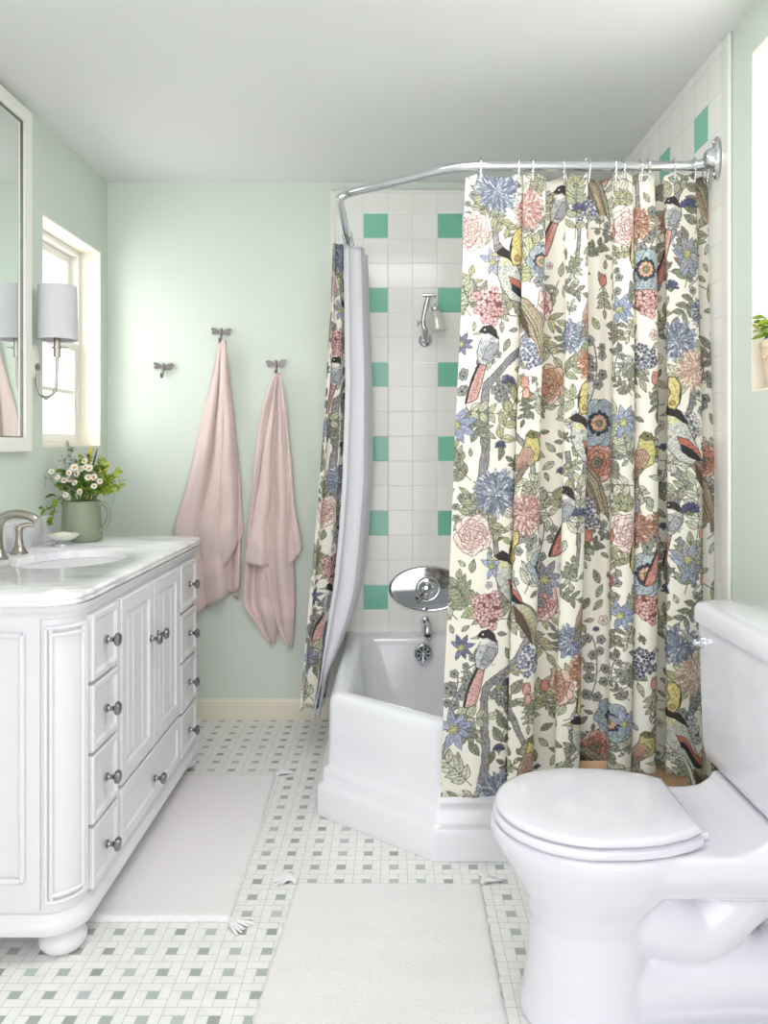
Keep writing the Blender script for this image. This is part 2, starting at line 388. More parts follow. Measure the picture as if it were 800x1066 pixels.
# overflow plate on the inner end wall of the tub
def disc_y(m, cx, y, cz, prof, n=32, sx=1.0, sz=1.0, mi=0):
    """lathe towards the camera: profile (radius, distance out of the wall)"""
    loops = [[(cx+r*math.cos(2*PI*i/n)*sx, y-h, cz+r*math.sin(2*PI*i/n)*sz) for i in range(n)] for r, h in prof]
    m.loft(loops, True, False, True, mi); return m
ox, oy, oz = (441-411)/246.0, 3.347, CZ-(680-465)/246.5
ov = tag(empty('overflow_drain', (ox, oy, oz)), 'round slotted chrome overflow drain on the tub wall below the spout', 'drain')
m = M(); disc_y(m, ox, oy, oz, [(0.041, -0.012), (0.041, 0.004), (0.039, 0.009), (0.034, 0.011), (0.031, 0.008), (0.002, 0.008)])
m.build('plate', CHROME, ov)
m = M()
for k in range(8):
    a = 2*PI*(k+0.5)/8; ca, sa = math.cos(a), math.sin(a)
    lo = []
    for h in (0.0082, 0.0095):
        l = []
        for i in range(12):
            b = 2*PI*i/12; rr = 0.019+0.010*math.cos(b); ww = 0.0062*math.sin(b)*(0.6+0.4*math.cos(b))
            l.append((ox+ca*rr-sa*ww, oy-h, oz+sa*rr+ca*ww))
        lo.append(l)
    m.loft(lo, True, False, True)
m.build('slots', BLACK, ov)
m = M(); m.tube([(ox, oy-0.011, oz), (ox-0.003, oy-0.02, oz-0.02), (ox-0.007, oy-0.022, oz-0.048)], [0.005, 0.005, 0.006], 10); m.ball((ox, oy-0.01, oz), 0.007)
m.build('trip_lever', CHROME, ov); settle(ov)

# ---------------------------------------------------------------- shower fittings
YT = YB-0.010
ex, ez = (445.5-411)/238.5, CZ-(612.5-465)/238.5
sv = tag(empty('shower_valve', (ex, YT, ez)), 'wide oval chrome plate with a round shower control at its centre', 'shower control')
m = M(); n = 64
disc_y(m, ex, YT, ez, [(0.162, 0), (0.162, 0.004), (0.158, 0.010), (0.153, 0.012), (0.150, 0.008), (0.145, 0.0085), (0.055, 0.014), (0.001, 0.014)], n, 1.06, 0.615)
m.build('oval_plate', CHROME, sv)
m = M(); disc_y(m, ex, YT-0.013, ez+0.002, [(0.054, 0), (0.054, 0.006), (0.051, 0.009), (0.047, 0.007), (0.040, 0.008), (0.030, 0.016), (0.022, 0.022), (0.016, 0.024), (0.001, 0.024)], 40)
m.build('dial', CHROME, sv)
for k in range(5):
    a = 2*PI*k/5+0.5; m = M(); m.ball((ex+0.023*math.cos(a), YT-0.035, ez+0.002+0.023*math.sin(a)), 0.009, 12, (1, 0.8, 1)); m.build('knob_lobe', CHROME, sv)
m = M(); m.tube([(ex-0.01, YT-0.034, ez-0.012), (ex-0.03, YT-0.04, ez-0.036), (ex-0.052, YT-0.04, ez-0.052)], [0.006, 0.005, 0.008], 10, smooth=4); m.build('lever', PEWTER, sv); settle(sv)
sx0, sz0 = (443-411)/238.5, CZ-(646-465)/238.5
sp = tag(empty('tub_spout', (sx0, YT, sz0)), 'short round chrome tub spout below the oval plate', 'tub spout')
m = M(); disc_y(m, sx0, YT, sz0, [(0.022, 0), (0.024, 0.01), (0.022, 0.03), (0.0, 0.03)])
m.tube([(sx0, YT-0.01, sz0+0.002), (sx0, YT-0.06, sz0+0.004), (sx0+0.004, YT-0.10, sz0-0.006), (sx0+0.006, YT-0.125, sz0-0.035)], [0.023, 0.023, 0.021, 0.017], 20, smooth=6)
m.build('spout_body', CHROME, sp); m = M(); m.lathe([(0.014, 0), (0.014, -0.012), (0.010, -0.012)], (sx0+0.007, YT-0.127, sz0-0.040), 'z', 16); m.build('spout_nozzle', CHROME, sp); settle(sp)
# shower head
hx, hz = (443-411)/238.5, CZ-(354.5-465)/238.5
sh = tag(empty('overhead_shower', (hx, YT, hz)), 'old fashioned chrome shower head with a glass bell on a wall bracket', 'shower head')
m = M(); disc_y(m, hx, YT, hz, [(0.030, 0), (0.030, 0.003), (0.026, 0.008), (0.018, 0.010), (0.014, 0.02), (0.012, 0.03), (0.0, 0.03)]); m.build('wall_flange', CHROME, sh)
q = lambda x, y, dy: (hx+(x-443)/238.5, YT-dy, CZ-(y-465)/238.5)
m = M(); m.tube([q(443.5, 356, 0.02), q(442.5, 347, 0.06), q(440, 338, 0.07), q(443, 322, 0.08), q(445.5, 313, 0.09)], [0.013, 0.013, 0.009, 0.012, 0.010], 12, smooth=3)
m.tube([q(439.5, 311.5, 0.09), q(453.5, 311.5, 0.09)], 0.0085, 12); m.build('arm', CHROME, sh)
m = M(); m.tube([q(443, 338, 0.07), q(436, 338, 0.075)], 0.005, 10); m.ball(q(435.5, 338.5, 0.075), 0.008); m.tube([q(435.5, 338, 0.075), q(435, 343, 0.08)], 0.004, 8); m.build('knob', CHROME, sh)
m = M()
for dx in (-2.2, 2.2): m.tube([q(451+dx*0.7, 313, 0.09), q(451+dx, 318, 0.09), q(451+dx*0.5, 322.5, 0.09)], 0.004, 8, smooth=3)
m.build('swivel', CHROME, sh)
GB = mat('frosted_bell', (214, 216, 208), 0.18, 0.25, var=0.03, spec=0.8, coat=0.6)
b0 = Vector(q(451.5, 323, 0.09)); tilt = Matrix.Rotation(math.radians(-9), 3, 'Y')
def bell(prof, mt, nm):
    m = M(); loops = []
    for r, h in prof:
        loops.append([b0+tilt @ Vector((r*math.cos(2*PI*i/28), r*math.sin(2*PI*i/28), -h)) for i in range(28)])
    m.loft(loops, True, True, True); m.build(nm, mt, sh)
bell([(0.008, -0.004), (0.015, 0.0), (0.017, 0.008), (0.017, 0.016), (0.013, 0.018)], CHROME, 'bell_cap')
bell([(0.012, 0.017), (0.017, 0.019), (0.024, 0.03), (0.029, 0.055), (0.033, 0.088), (0.036, 0.102), (0.034, 0.105), (0.028, 0.101), (0.001, 0.100)], GB, 'bell_shade')
settle(sh)

# ---------------------------------------------------------------- curtain rod
ZR = 2.012; ROD = [(0.925, 2.322), (0.19, 2.322), (-0.185, 2.592), (-0.185, 3.45)]
def fillet(pts, r, n=8):
    out = [Vector((pts[0][0], pts[0][1], 0))]
    for i in range(1, len(pts)-1):
        p = Vector((*pts[i], 0)); a = (Vector((*pts[i-1], 0))-p).normalized(); b = (Vector((*pts[i+1], 0))-p).normalized()
        d = r
        for k in range(n+1):
            t = k/n; out.append((p+a*d)*(1-t)**2+p*2*t*(1-t)+(p+b*d)*t*t)
    out.append(Vector((pts[-1][0], pts[-1][1], 0))); return out
rod = tag(empty('curtain_rod', (0.2, 2.322, ZR)), 'bent chrome shower curtain rod running round the tub between the walls', 'curtain rod')
rp = [Vector((p.x, p.y, ZR)) for p in fillet(ROD, 0.07)]
M().tube(rp, 0.0145, 20).build('rod_tube', CHROME, rod)
def flange(x, y, axis):
    m = M(); prof = [(0.0, 0), (0.046, 0), (0.046, 0.004), (0.04, 0.008), (0.028, 0.012), (0.022, 0.03), (0.0175, 0.035)]
    if axis == 'x':
        loops = []
        for r, h in prof[1:]:
            loops.append([(x-h, y+r*0.55*math.cos(2*PI*i/32)*(1 if r > 0.03 else 1.6), ZR+0.008+r*1.35*math.sin(2*PI*i/32)*(1 if r > 0.03 else 0.8)) for i in range(32)])
        m.loft(loops, True, True, True)
        for s in (-1, 1): m.ball((x-0.010, y, ZR+0.008+s*0.047), 0.006, 8)
    else:
        disc_y(m, x, y, ZR, prof[1:], 32)
    return m
flange(XR-0.0135, 2.28, 'x').build('wall_bracket', CHROME, rod)
M().tube([(XR-0.03, 2.30, ZR), (0.88, 2.322, ZR)], 0.016, 16).build('sleeve', CHROME, rod)
flange(-0.185, YT, 'y').build('wall_bracket', CHROME, rod); settle(rod)

# ---------------------------------------------------------------- printed curtain cloth: motifs drawn by code
K = 2.0                      # canvas pixels per unit (1 unit = 1/355 m)
class Canvas:
    def __init__(s, W, H, col):
        s.W, s.H = int(W*K), int(H*K); s.a = np.empty((s.H, s.W, 3), np.float32); s.a[:] = np.array(col)/255.0; s.occ = np.zeros((s.H//4+1, s.W//4+1), bool)
    def poly(s, pts, fill=None, line=None, lw=0.8, closed=True, mark=False):
        p = np.asarray(pts, np.float32)*K
        x0 = max(int(p[:, 0].min()-lw*K-1), 0); x1 = min(int(p[:, 0].max()+lw*K+2), s.W); y0 = max(int(p[:, 1].min()-lw*K-1), 0); y1 = min(int(p[:, 1].max()+lw*K+2), s.H)
        if x1 <= x0 or y1 <= y0: return
        X, Y = np.meshgrid(np.arange(x0, x1)+0.5, np.arange(y0, y1)+0.5); sub = s.a[y0:y1, x0:x1]
        n = len(p); ins = np.zeros(X.shape, bool); dm = np.full(X.shape, 1e9, np.float32)
        for i in range(n if closed else n-1):
            ax, ay = p[i]; bx, by = p[(i+1) % n]
            if closed and ay != by:
                c = ((ay > Y) != (by > Y)) & (X < (bx-ax)*(Y-ay)/(by-ay)+ax); ins ^= c
            if line is not None:
                dx, dy = bx-ax, by-ay; L = dx*dx+dy*dy+1e-9; t = np.clip(((X-ax)*dx+(Y-ay)*dy)/L, 0, 1)
                dm = np.minimum(dm, (X-ax-t*dx)**2+(Y-ay-t*dy)**2)
        if fill is not None:
            sub[ins] = np.array(fill)/255.0
        if line is not None:
            al = np.clip(lw*K/2-np.sqrt(dm)+0.5, 0, 1)[..., None]; sub[:] = sub*(1-al)+np.array(line)/255.0*al
        if mark: s.occ[y0//4:y1//4+1, x0//4:x1//4+1] = True
R = random.Random(11)
INK = (84, 78, 76)
def vary(c, a=10): d = R.uniform(-a, a); return tuple(max(0, min(255, q+d+R.uniform(-3, 3))) for q in c)
def xf(pts, x, y, sc, ang, flip=1):
    ca, sa = math.cos(ang), math.sin(ang); return [(x+(px*flip*ca-py*sa)*sc, y+(px*flip*sa+py*ca)*sc) for px, py in pts]
def leaf(c, x, y, L, Wd, ang, col, ink=INK):
    """leaf from base x,y pointing along ang"""
    n = 9; up = [(L*i/n, -Wd*math.sin(PI*(i/n)**0.8)*(1+0.12*((i % 2)-0.5))) for i in range(n+1)]; dn = [(L*i/n, Wd*0.9*math.sin(PI*(i/n)**0.8)) for i in range(n-1, 0, -1)]
    c.poly(xf(up+dn, x, y, 1, ang), col, ink, 0.55)
    d = vary(tuple(q*0.82 for q in col), 3)
    c.poly(xf([(0, 0), (L*0.9, 0)], x, y, 1, ang), None, ink, 0.45, False)
    for i in (2, 4, 6):
        for sgn in (-1, 1): c.poly(xf([(L*i/n, 0), (L*(i+1.2)/n, sgn*Wd*0.65)], x, y, 1, ang), None, d, 0.45, False)
GREENS = [(184, 190, 150), (168, 176, 142), (200, 204, 170), (150, 152, 130), (212, 214, 190), (138, 142, 120), (192, 194, 140)]
def sprig(c, x, y, L, ang, n=5, size=13, cols=None):
    cols = cols or [R.choice(GREENS)]; bend = R.uniform(-0.5, 0.5); px, py, a = x, y, ang; pts = [(x, y)]
    for i in range(n):
        px += L/n*math.cos(a); py += L/n*math.sin(a); a += bend/n; pts.append((px, py))
    c.poly(pts, None, (128, 132, 104), 1.1, False)
    for i in range(1, n+1):
        for sg in (-1, 1):
            if i == n and sg == 1: continue
            leaf(c, pts[i][0], pts[i][1], size*R.uniform(0.8, 1.2), size*R.uniform(0.2, 0.3), a+sg*(0.9 if i < n else 0.1)+R.uniform(-.2, .2), vary(R.choice(cols), 8))
def branch(c, pts, w0, w1, col=(150, 146, 150)):
    q = catmull(pts, 10); n = len(q); L, Rr = [], []
    for i in range(n):
        a = q[max(i-1, 0)]; b = q[min(i+1, n-1)]; t = (b-a)/(np.linalg.norm(b-a)+1e-6); w = (w0+(w1-w0)*i/n)*R.uniform(0.82, 1.15)
        L.append((q[i][0]-t[1]*w, q[i][1]+t[0]*w)); Rr.append((q[i][0]+t[1]*w, q[i][1]-t[0]*w))
    c.poly(L+Rr[::-1], vary(col, 6), (84, 80, 88), 0.7)
    for k in range(n-1):
        for _ in range(2):
            f = R.uniform(-0.8, 0.8); p = q[k]*(1)+0; a = q[k]; b = q[k+1]; t = (b-a); nn = np.array((-t[1], t[0]))/(np.linalg.norm(t)+1e-6)
            w = w0+(w1-w0)*k/n; o = nn*w*f
            c.poly([a+o, b+o*0.9], None, R.choice([(104, 100, 108), (186, 182, 186), (120, 114, 116)]), 0.5, False)
def mum(c, x, y, r, col, dark, light):
    c.poly([(x+r*0.85*math.cos(a)*R.uniform(.9, 1.05), y+r*0.85*math.sin(a)*R.uniform(.9, 1.05)) for a in np.linspace(0, 2*PI, 22)[:-1]], dark)
    for ring, n in ((1.0, 26), (0.8, 22), (0.6, 18), (0.42, 13), (0.25, 8)):
        for k in range(n):
            a = 2*PI*k/n+R.uniform(-.15, .15); L = r*0.36; bx, by = x+math.cos(a)*r*(ring-0.3), y+math.sin(a)*r*(ring-0.3); b = a+R.uniform(-.5, .5)
            w = r*0.062
            c.poly(xf([(0, -w*.6), (L*.6, -w), (L, 0), (L*.6, w), (0, w*.6)], bx, by, R.uniform(.8, 1.15), b), vary(R.choice([col, light, col, tuple((p+q)/2 for p, q in zip(col, dark))]), 8), dark, 0.45)
def scal(x, y, r, n, ph=0, am=0.16, sx=1.0, sy=1.0):
    return [(x+sx*r*(1+am*math.sin(n*a+ph))*math.cos(a), y+sy*r*(1+am*math.sin(n*a+ph))*math.sin(a)) for a in np.linspace(0, 2*PI, 41)[:-1]]
def peony(c, x, y, r, col, line, sx=0.9, centre=None):
    for k in range(9):
        a = 2*PI*k/9+R.uniform(-.2, .2); d = r*0.55
        c.poly(scal(x+sx*d*math.cos(a), y+d*math.sin(a), r*0.42, 3, R.uniform(0, 6), 0.14), vary(tuple(q*0.6+255*0.4*0.97 for q in col), 6), line, 0.6)
    for ring, n, s in ((0.42, 8, 0.3), (0.26, 6, 0.24), (0.1, 4, 0.18)):
        for k in range(n):
            a = 2*PI*k/n+R.uniform(-.3, .3)
            c.poly(scal(x+sx*r*ring*math.cos(a), y+r*ring*math.sin(a), r*s, 3, R.uniform(0, 6), 0.2), vary(col, 12), line, 0.6)
            c.poly([(x+sx*r*ring*math.cos(a)+r*s*0.5*math.cos(a+t), y+r*ring*math.sin(a)+r*s*.5*math.sin(a+t)) for t in (-.9, -.3, .3, .9)], None, tuple(q*0.75 for q in line), 0.45, False)
    if centre:
        c.poly(scal(x, y, r*0.24, 9, 0, 0.12), centre, line, 0.8); c.poly(scal(x, y, r*0.12, 7, 0, 0.1), tuple(q*.8 for q in centre), line, 0.5)
def floret(c, x, y, r, col, line, n=5, cen=None):
    a0 = R.uniform(0, 6)
    for k in range(n):
        a = a0+2*PI*k/n; c.poly([(x+r*.58*math.cos(a)+r*.48*math.cos(b), y+r*.58*math.sin(a)+r*.48*math.sin(b)) for b in np.linspace(0, 2*PI, 9)[:-1]], vary(col, 8), line, 0.45)
    c.poly([(x+r*.2*math.cos(b), y+r*.2*math.sin(b)) for b in np.linspace(0, 2*PI, 7)[:-1]], cen or line)
def cluster(c, x, y, r, col, dark, fr=5, sy=1.15):
    c.poly([(x+r*math.cos(a)*R.uniform(.72, .95), y+sy*r*math.sin(a)*R.uniform(.72, .95)) for a in np.linspace(0, 2*PI, 20)[:-1]], dark)
    n = int(1.12*(r/fr)**2*sy)
    for k in range(n):
        a = k*2.39996; d = r*math.sqrt((k+0.5)/n)*0.95
        floret(c, x+d*math.cos(a)+R.uniform(-1.5, 1.5), y+sy*d*math.sin(a)+R.uniform(-1.5, 1.5), fr*R.uniform(.8, 1.15), vary(col, 18), dark)
def poppy(c, x, y, r, col=(164, 182, 196), inner=(58, 64, 88), cen=(222, 172, 138)):
    for k in range(6):
        a = 2*PI*k/6+R.uniform(-.1, .1); c.poly(scal(x+r*.5*math.cos(a), y+r*.52*math.sin(a), r*0.52, 4, R.uniform(0, 6), 0.07), vary(col, 14), INK, 0.6)
        for t in (-.25, 0, .25): c.poly([(x+r*.4*math.cos(a+t), y+r*.4*math.sin(a+t)), (x+r*.85*math.cos(a+t*.8), y+r*.85*math.sin(a+t*.8))], None, tuple(q*.72 for q in col), 0.45, False)
    for k in range(8):
        a = 2*PI*k/8; c.poly(scal(x+r*.36*math.cos(a), y+r*.36*math.sin(a), r*.17, 3, k, .2), vary(inner, 8), (40, 40, 56), 0.4)
    c.poly(scal(x, y, r*.36, 11, 0, .08), cen, (120, 84, 66), 0.6); c.poly(scal(x, y, r*.15, 8, 0, .1), (150, 152, 100), (76, 78, 52), 0.7)
def lily(c, x, y, r, col=(158, 168, 204)):
    for k in range(7):
        a = -2.6+k*0.75+R.uniform(-.1, .1); leafp = [(0, 0), (r*.45, -r*.24), (r*.8, -r*.14), (r*1.1, 0), (r*.8, r*.16), (r*.45, r*.2)]
        c.poly(xf(leafp, x, y, R.uniform(.8, 1), a), vary(col, 14), (88, 92, 122), 0.6); c.poly(xf([(r*.1, 0), (r*.9, 0)], x, y, .9, a), None, (110, 116, 150), 0.45, False)
    c.poly(scal(x, y, r*.22, 7, 0, .3), (196, 196, 120), (104, 108, 76), 0.5)
def bud(c, x, y, r, col=(226, 158, 140), ang=-PI/2):
    sprig(c, x-math.cos(ang)*r*0.5, y-math.sin(ang)*r*.5, r*3.2, ang+PI+R.uniform(-.3, .3), 4, r*1.15)
    for o in (-.35, .35, 0):
        leafp = [(-r*.6, 0), (-r*.3, -r*.5), (r*.4, -r*.45), (r*1.1, 0), (r*.4, r*.45), (-r*.3, r*.5)]
        c.poly(xf(leafp, x, y, 1, ang+o), vary(col, 10), (146, 84, 76), 0.6)
    for t in (-.5, 0, .5): c.poly(xf([(-r*.5, 0), (-r*1.1, t*r)], x, y, 1, ang), None, (110, 124, 80), 1.0, False)
def spray(c, x, y, L, ang, col=(150, 154, 150), n=9, fr=5.5):
    pts = [(x+L*t*math.cos(ang+0.4*t), y+L*t*math.sin(ang+0.4*t)) for t in np.linspace(0, 1, 8)]
    c.poly(pts, None, (112, 108, 104), 1.2, False)
    for k in range(n):
        t = (k+1)/n*7; p = pts[min(int(t), 7)]; sg = 1 if k % 2 else -1; q = (p[0]+sg*R.uniform(4, 11)*math.sin(ang)+R.uniform(-2, 2), p[1]-sg*R.uniform(4, 11)*math.cos(ang)+R.uniform(-2, 2))
        c.poly([p, q], None, (112, 108, 104), 0.7, False); floret(c, q[0], q[1], fr*R.uniform(.8, 1.1), col, (84, 84, 84), 5, (60, 56, 56))
def butterfly(c, x, y, r, flip=1):
    up = [(0, 0), (.1, -.9), (.5, -1.35), (.95, -1.3), (1.0, -.7), (.7, -.1), (.9, .35), (.75, .95), (.3, 1.1), (.05, .6)]
    c.poly(xf(up, x, y, r, 0.1, flip), (226, 206, 120), (96, 84, 48), 1.0)
    c.poly(xf([(.15, -.1), (.6, -.9)], x, y, r, 0.1, flip), None, (160, 140, 70), .6, False); c.poly(xf(scal(.5, .6, .2, 3, 0, .05), x, y, r, .1, flip), (190, 150, 84), (96, 84, 48), .6)
    c.poly(xf([(0, -.7), (.1, 0), (0, .8), (-.1, 0)], x, y, r, .1, flip), (70, 62, 50))
def strokes(c, pts0, pts1, cols, n, lw=0.7):
    for k in range(n):
        t = k/(n-1); a = [(p[0]*(1-t)+q[0]*t, p[1]*(1-t)+q[1]*t) for p, q in zip(pts0, pts1)]; c.poly(a, None, R.choice(cols), lw, False)
def tailbird(c, x, y, s=1.0, ang=0.0, tail=(222, 164, 156), body=(196, 200, 206), cap=(58, 52, 56), flip=1):
    """long tailed bird: head up, tail hanging down"""
    f = lambda pts: xf(pts, x, y, s, ang, flip)
    c.poly(f([(-6, 12), (-14, 30), (-20, 52), (-22, 66), (-14, 64), (-8, 60), (-3, 42), (2, 16)]), tail, INK, .8)
    c.poly(f([(-8, 12), (-17, 34), (-23, 58), (-24, 66), (-21, 66), (-18, 48), (-11, 28), (-5, 14)]), (62, 52, 56))
    strokes(c, f([(-4, 14), (-12, 40), (-18, 62)]), f([(1, 16), (-5, 42), (-9, 58)]), [(196, 128, 124), (236, 190, 180)], 7, .6)
    c.poly(f([(-2, -22), (8, -26), (17, -18), (18, -4), (10, 10), (0, 18), (-9, 14), (-11, 0), (-8, -12)]), body, INK, .8)
    for k in range(26):
        px, py = R.uniform(-8, 15), R.uniform(-16, 12); c.poly(f([(px, py), (px+2, py+2.5), (px+4, py)]), None, (136, 140, 156), .5, False)
    c.poly(f([(6, -12), (16, -8), (15, 2), (4, 12), (-4, 10), (0, -2)]), (160, 164, 176), INK, .6)
    c.poly(f([(-10, -25), (-4, -32), (6, -33), (13, -27), (16, -16), (10, -19), (4, -23), (-3, -23)]), cap, cap, .6)
    c.poly(f([(-9, -26), (-17, -22), (-7, -22)]), (196, 190, 140), INK, .5); c.poly(f(scal(-2, -27.5, 1.2, 3, 0, 0)), (240, 236, 220))
    c.poly(f([(-3, -22), (-6, -14), (2, -15), (8, -19)]), (242, 240, 236), None)
def pheasant(c, x, y, s=1.0, ang=0.0, flip=1):
    """bird with a red banded wing and sweeping striped tail"""
    f = lambda pts: xf(pts, x, y, s, ang, flip)
    c.poly(f([(14, 4), (34, 14), (52, 34), (62, 60), (66, 88), (58, 74), (50, 80), (44, 62), (36, 54), (30, 38), (16, 22), (8, 12)]), (156, 154, 124), INK, .8)
    strokes(c, f([(14, 5), (34, 16), (52, 40), (63, 80)]), f([(10, 12), (24, 26), (38, 48), (50, 76)]), [(86, 84, 66), (204, 198, 158), (120, 108, 82), (206, 130, 110)], 9, .8)
    c.poly(f([(16, 14), (26, 24), (34, 40), (38, 60), (28, 44), (18, 30)]), (92, 70, 60))
    c.poly(f([(-16, -30), (-4, -36), (8, -26), (16, -10), (24, 6), (14, 16), (0, 12), (-10, 0), (-16, -14)]), (200, 202, 196), INK, .8)
    for k in range(24):
        px, py = R.uniform(-12, 12), R.uniform(-28, 6); c.poly(f([(px, py), (px+2, py+2.5), (px+4, py)]), None, (146, 150, 146), .5, False)
    c.poly(f([(-2, -14), (10, -10), (22, 2), (26, 12), (12, 6), (2, -2)]), (206, 100, 82), INK, .7)
    c.poly(f([(2, -6), (14, 0), (26, 12), (20, 12), (10, 8), (2, 2)]), (46, 46, 56), None)
    c.poly(f([(-20, -40), (-10, -47), (2, -40), (10, -26), (4, -28), (-4, -34), (-12, -36)]), (52, 46, 50), INK, .5); c.poly(f([(-19, -41), (-28, -36), (-14, -36)]), (206, 196, 140), INK, .5)
    c.poly(f([(-12, -36), (-4, -34), (2, -29), (-8, -26), (-14, -30)]), (216, 214, 160))
def finch(c, x, y, s=1.0, flip=1, ang=0.0, col=(214, 200, 108)):
    f = lambda pts: xf(pts, x, y, s, ang, flip)
    c.poly(f([(-4, 10), (-12, 24), (-16, 36), (-10, 34), (-2, 20), (4, 12)]), (150, 130, 110), INK, .7)
    c.poly(f([(-2, -22), (6, -24), (12, -18), (16, -4), (12, 8), (2, 14), (-6, 12), (-8, 0), (-4, -10)]), col, INK, .8)
    c.poly(f([(-6, -6), (2, -8), (8, 0), (4, 10), (-8, 18), (-14, 22), (-12, 8)]), (204, 158, 136), INK, .7)
    strokes(c, f([(-4, -4), (-8, 8), (-13, 20)]), f([(5, -2), (3, 6), (-6, 16)]), [(176, 98, 84), (110, 110, 84)], 5, .7)
    c.poly(f([(-3, -21), (2, -27), (10, -25), (12, -18), (4, -17)]), (118, 122, 72), INK, .6); c.poly(f([(11, -22), (18, -20), (11, -18)]), (200, 110, 90), INK, .4); c.poly(f(scal(6, -22, 1.1, 3, 0, 0)), (30, 30, 30))
def blueburst(c, x, y, r, col=(84, 88, 132)):
    for k in range(9):
        a = -PI+PI*k/8+R.uniform(-.1, .1); c.poly(xf([(0, -r*.1), (r, -r*.14), (r*1.1, 0), (r, r*.14), (0, r*.1)], x, y, 1, a), vary(col, 10), (50, 52, 84), .4)
    c.poly(scal(x, y+r*.2, r*.3, 5), (128, 142, 92), INK, .5)
BLU, BLUD, BLUL = (164, 176, 200), (104, 114, 140), (208, 214, 226)
PNK, PNKL = (226, 176, 166), (150, 84, 84)
ORG = (214, 150, 118)
REP = 317.0
W_UNITS, H_UNITS, Y_TOP = 640, 690, 168
cv = Canvas(W_UNITS, H_UNITS, (246, 242, 232))
# cross-section of the hanging cloth: (photo column at mid height, depth behind the front of the folds in metres)
SEC = [(474, .0), (490, .004), (506, -.003), (522, .006), (536, .014), (540.5, .022), (539, .004), (541, -.006), (552, -.012), (562, -.004), (564.5, .012), (562.5, .034), (567, .046), (577, .050), (586, .042), (590, .026), (587, .008),
       (589, -.004), (599, -.012), (609, -.004), (611.5, .012), (608, .034), (613, .048), (626, .044), (638, .050), (642, .036), (639.5, .010), (642, -.004), (651, -.014), (660, -.004), (662.5, .016), (661, .026), (664, .006), (675, -.010), (684, -.002), (687, .014), (684, .036),
       (689, .050), (695, .044), (699, .026), (696.5, .006), (699, -.004), (710, -.010), (722, -.006), (731, .002), (734, .018), (731, .034), (737, .046), (744, .040), (751, .044)]
sec = catmull([(a, b) for a, b in SEC], 7)
sw = (sec[:, 0]-474.0)/277.0; sd = sec[:, 1]
slen = np.concatenate([[0], np.cumsum(np.hypot(np.diff(sec[:, 0]), np.diff(sec[:, 1])*355))])
# left and right outline of the hanging curtain by photo row
def edge_l(y): return float(np.interp(y, [178, 330, 450, 600, 700, 830], [485, 480, 474, 468, 463, 459]))
def edge_r(y): return float(np.interp(y, [178, 330, 450, 600, 700, 830], [742, 748, 751, 752, 752, 752]))
def U(x, y):
    w = (x-edge_l(y))/(edge_r(y)-edge_l(y)); ok = sd < 0.03
    i = int(np.argmin(np.abs(sw-w)+np.where(ok, 0, 1.0)*(0.0 if w > .3 and False else 0.02))); return float(slen[i])+ (min(w, 0)*277)
def rep(fn, x, y, *a, **k):
    yy = y
    while yy > Y_TOP-60: yy -= REP
    while yy < Y_TOP+H_UNITS+60:
        fn(cv, U(x, min(max(yy, 178), 828)), yy-Y_TOP, *a, **k); yy += REP
def brrep(pts, w0, w1):
    for q in (-2, -1, 0, 1, 2):
        pp = [(U(x, min(max(y+q*REP, 178), 828)), y+q*REP-Y_TOP) for x, y in pts]
        if max(p[1] for p in pp) < -10 or min(p[1] for p in pp) > H_UNITS+10: continue
        branch(cv, pp, w0, w1)
# tree limbs
brrep([(556, 333), (546, 352), (534, 372), (516, 392), (505, 405), (504, 440), (505, 470), (500, 512)], 3.2, 4.6)
brrep([(516, 390), (530, 420), (540, 445), (552, 470), (556, 500)], 3.0, 2.6)
brrep([(515, 540), (517, 575), (524, 620), (528, 635)], 3.2, 2.6); brrep([(546, 345), (538, 320), (530, 300)], 3.5, 2.0)
brrep([(590, 470), (596, 520), (602, 560), (598, 600)], 2.4, 1.8); brrep([(610, 478), (604, 500), (596, 518), (592, 540)], 3.4, 2.4)
brrep([(702, 490), (712, 500), (706, 515), (700, 535)], 5, 2.5); brrep([(722, 400), (718, 425), (704, 450)], 3.5, 2.5)
brrep([(704, 560), (720, 580), (735, 600)], 3, 2.4); brrep([(663, 480), (664, 530), (662, 560)], 2.2, 2)
rr = R
# leaves everywhere under the flowers
for k in range(290):
    u = rr.uniform(-5, W_UNITS+5); y = rr.uniform(0, REP+40)
    L = rr.uniform(9, 17); a = rr.uniform(0, 2*PI); cols = [vary(rr.choice(GREENS), 8)]; seed = rr.random()
    kind = rr.random()
    for q in range(3):
        yy = y+q*REP-10
        if yy > H_UNITS+20: continue
        if kind < .5: leaf(cv, u, yy, L, L*.24, a, cols[0])
        elif kind < .92: st = R.getstate(); sprig(cv, u, yy, L*2.4, a, 4, L*.95, cols); R.setstate(st)
        else: st = R.getstate(); spray(cv, u, yy, 34, a, n=6, fr=4.2); R.setstate(st)
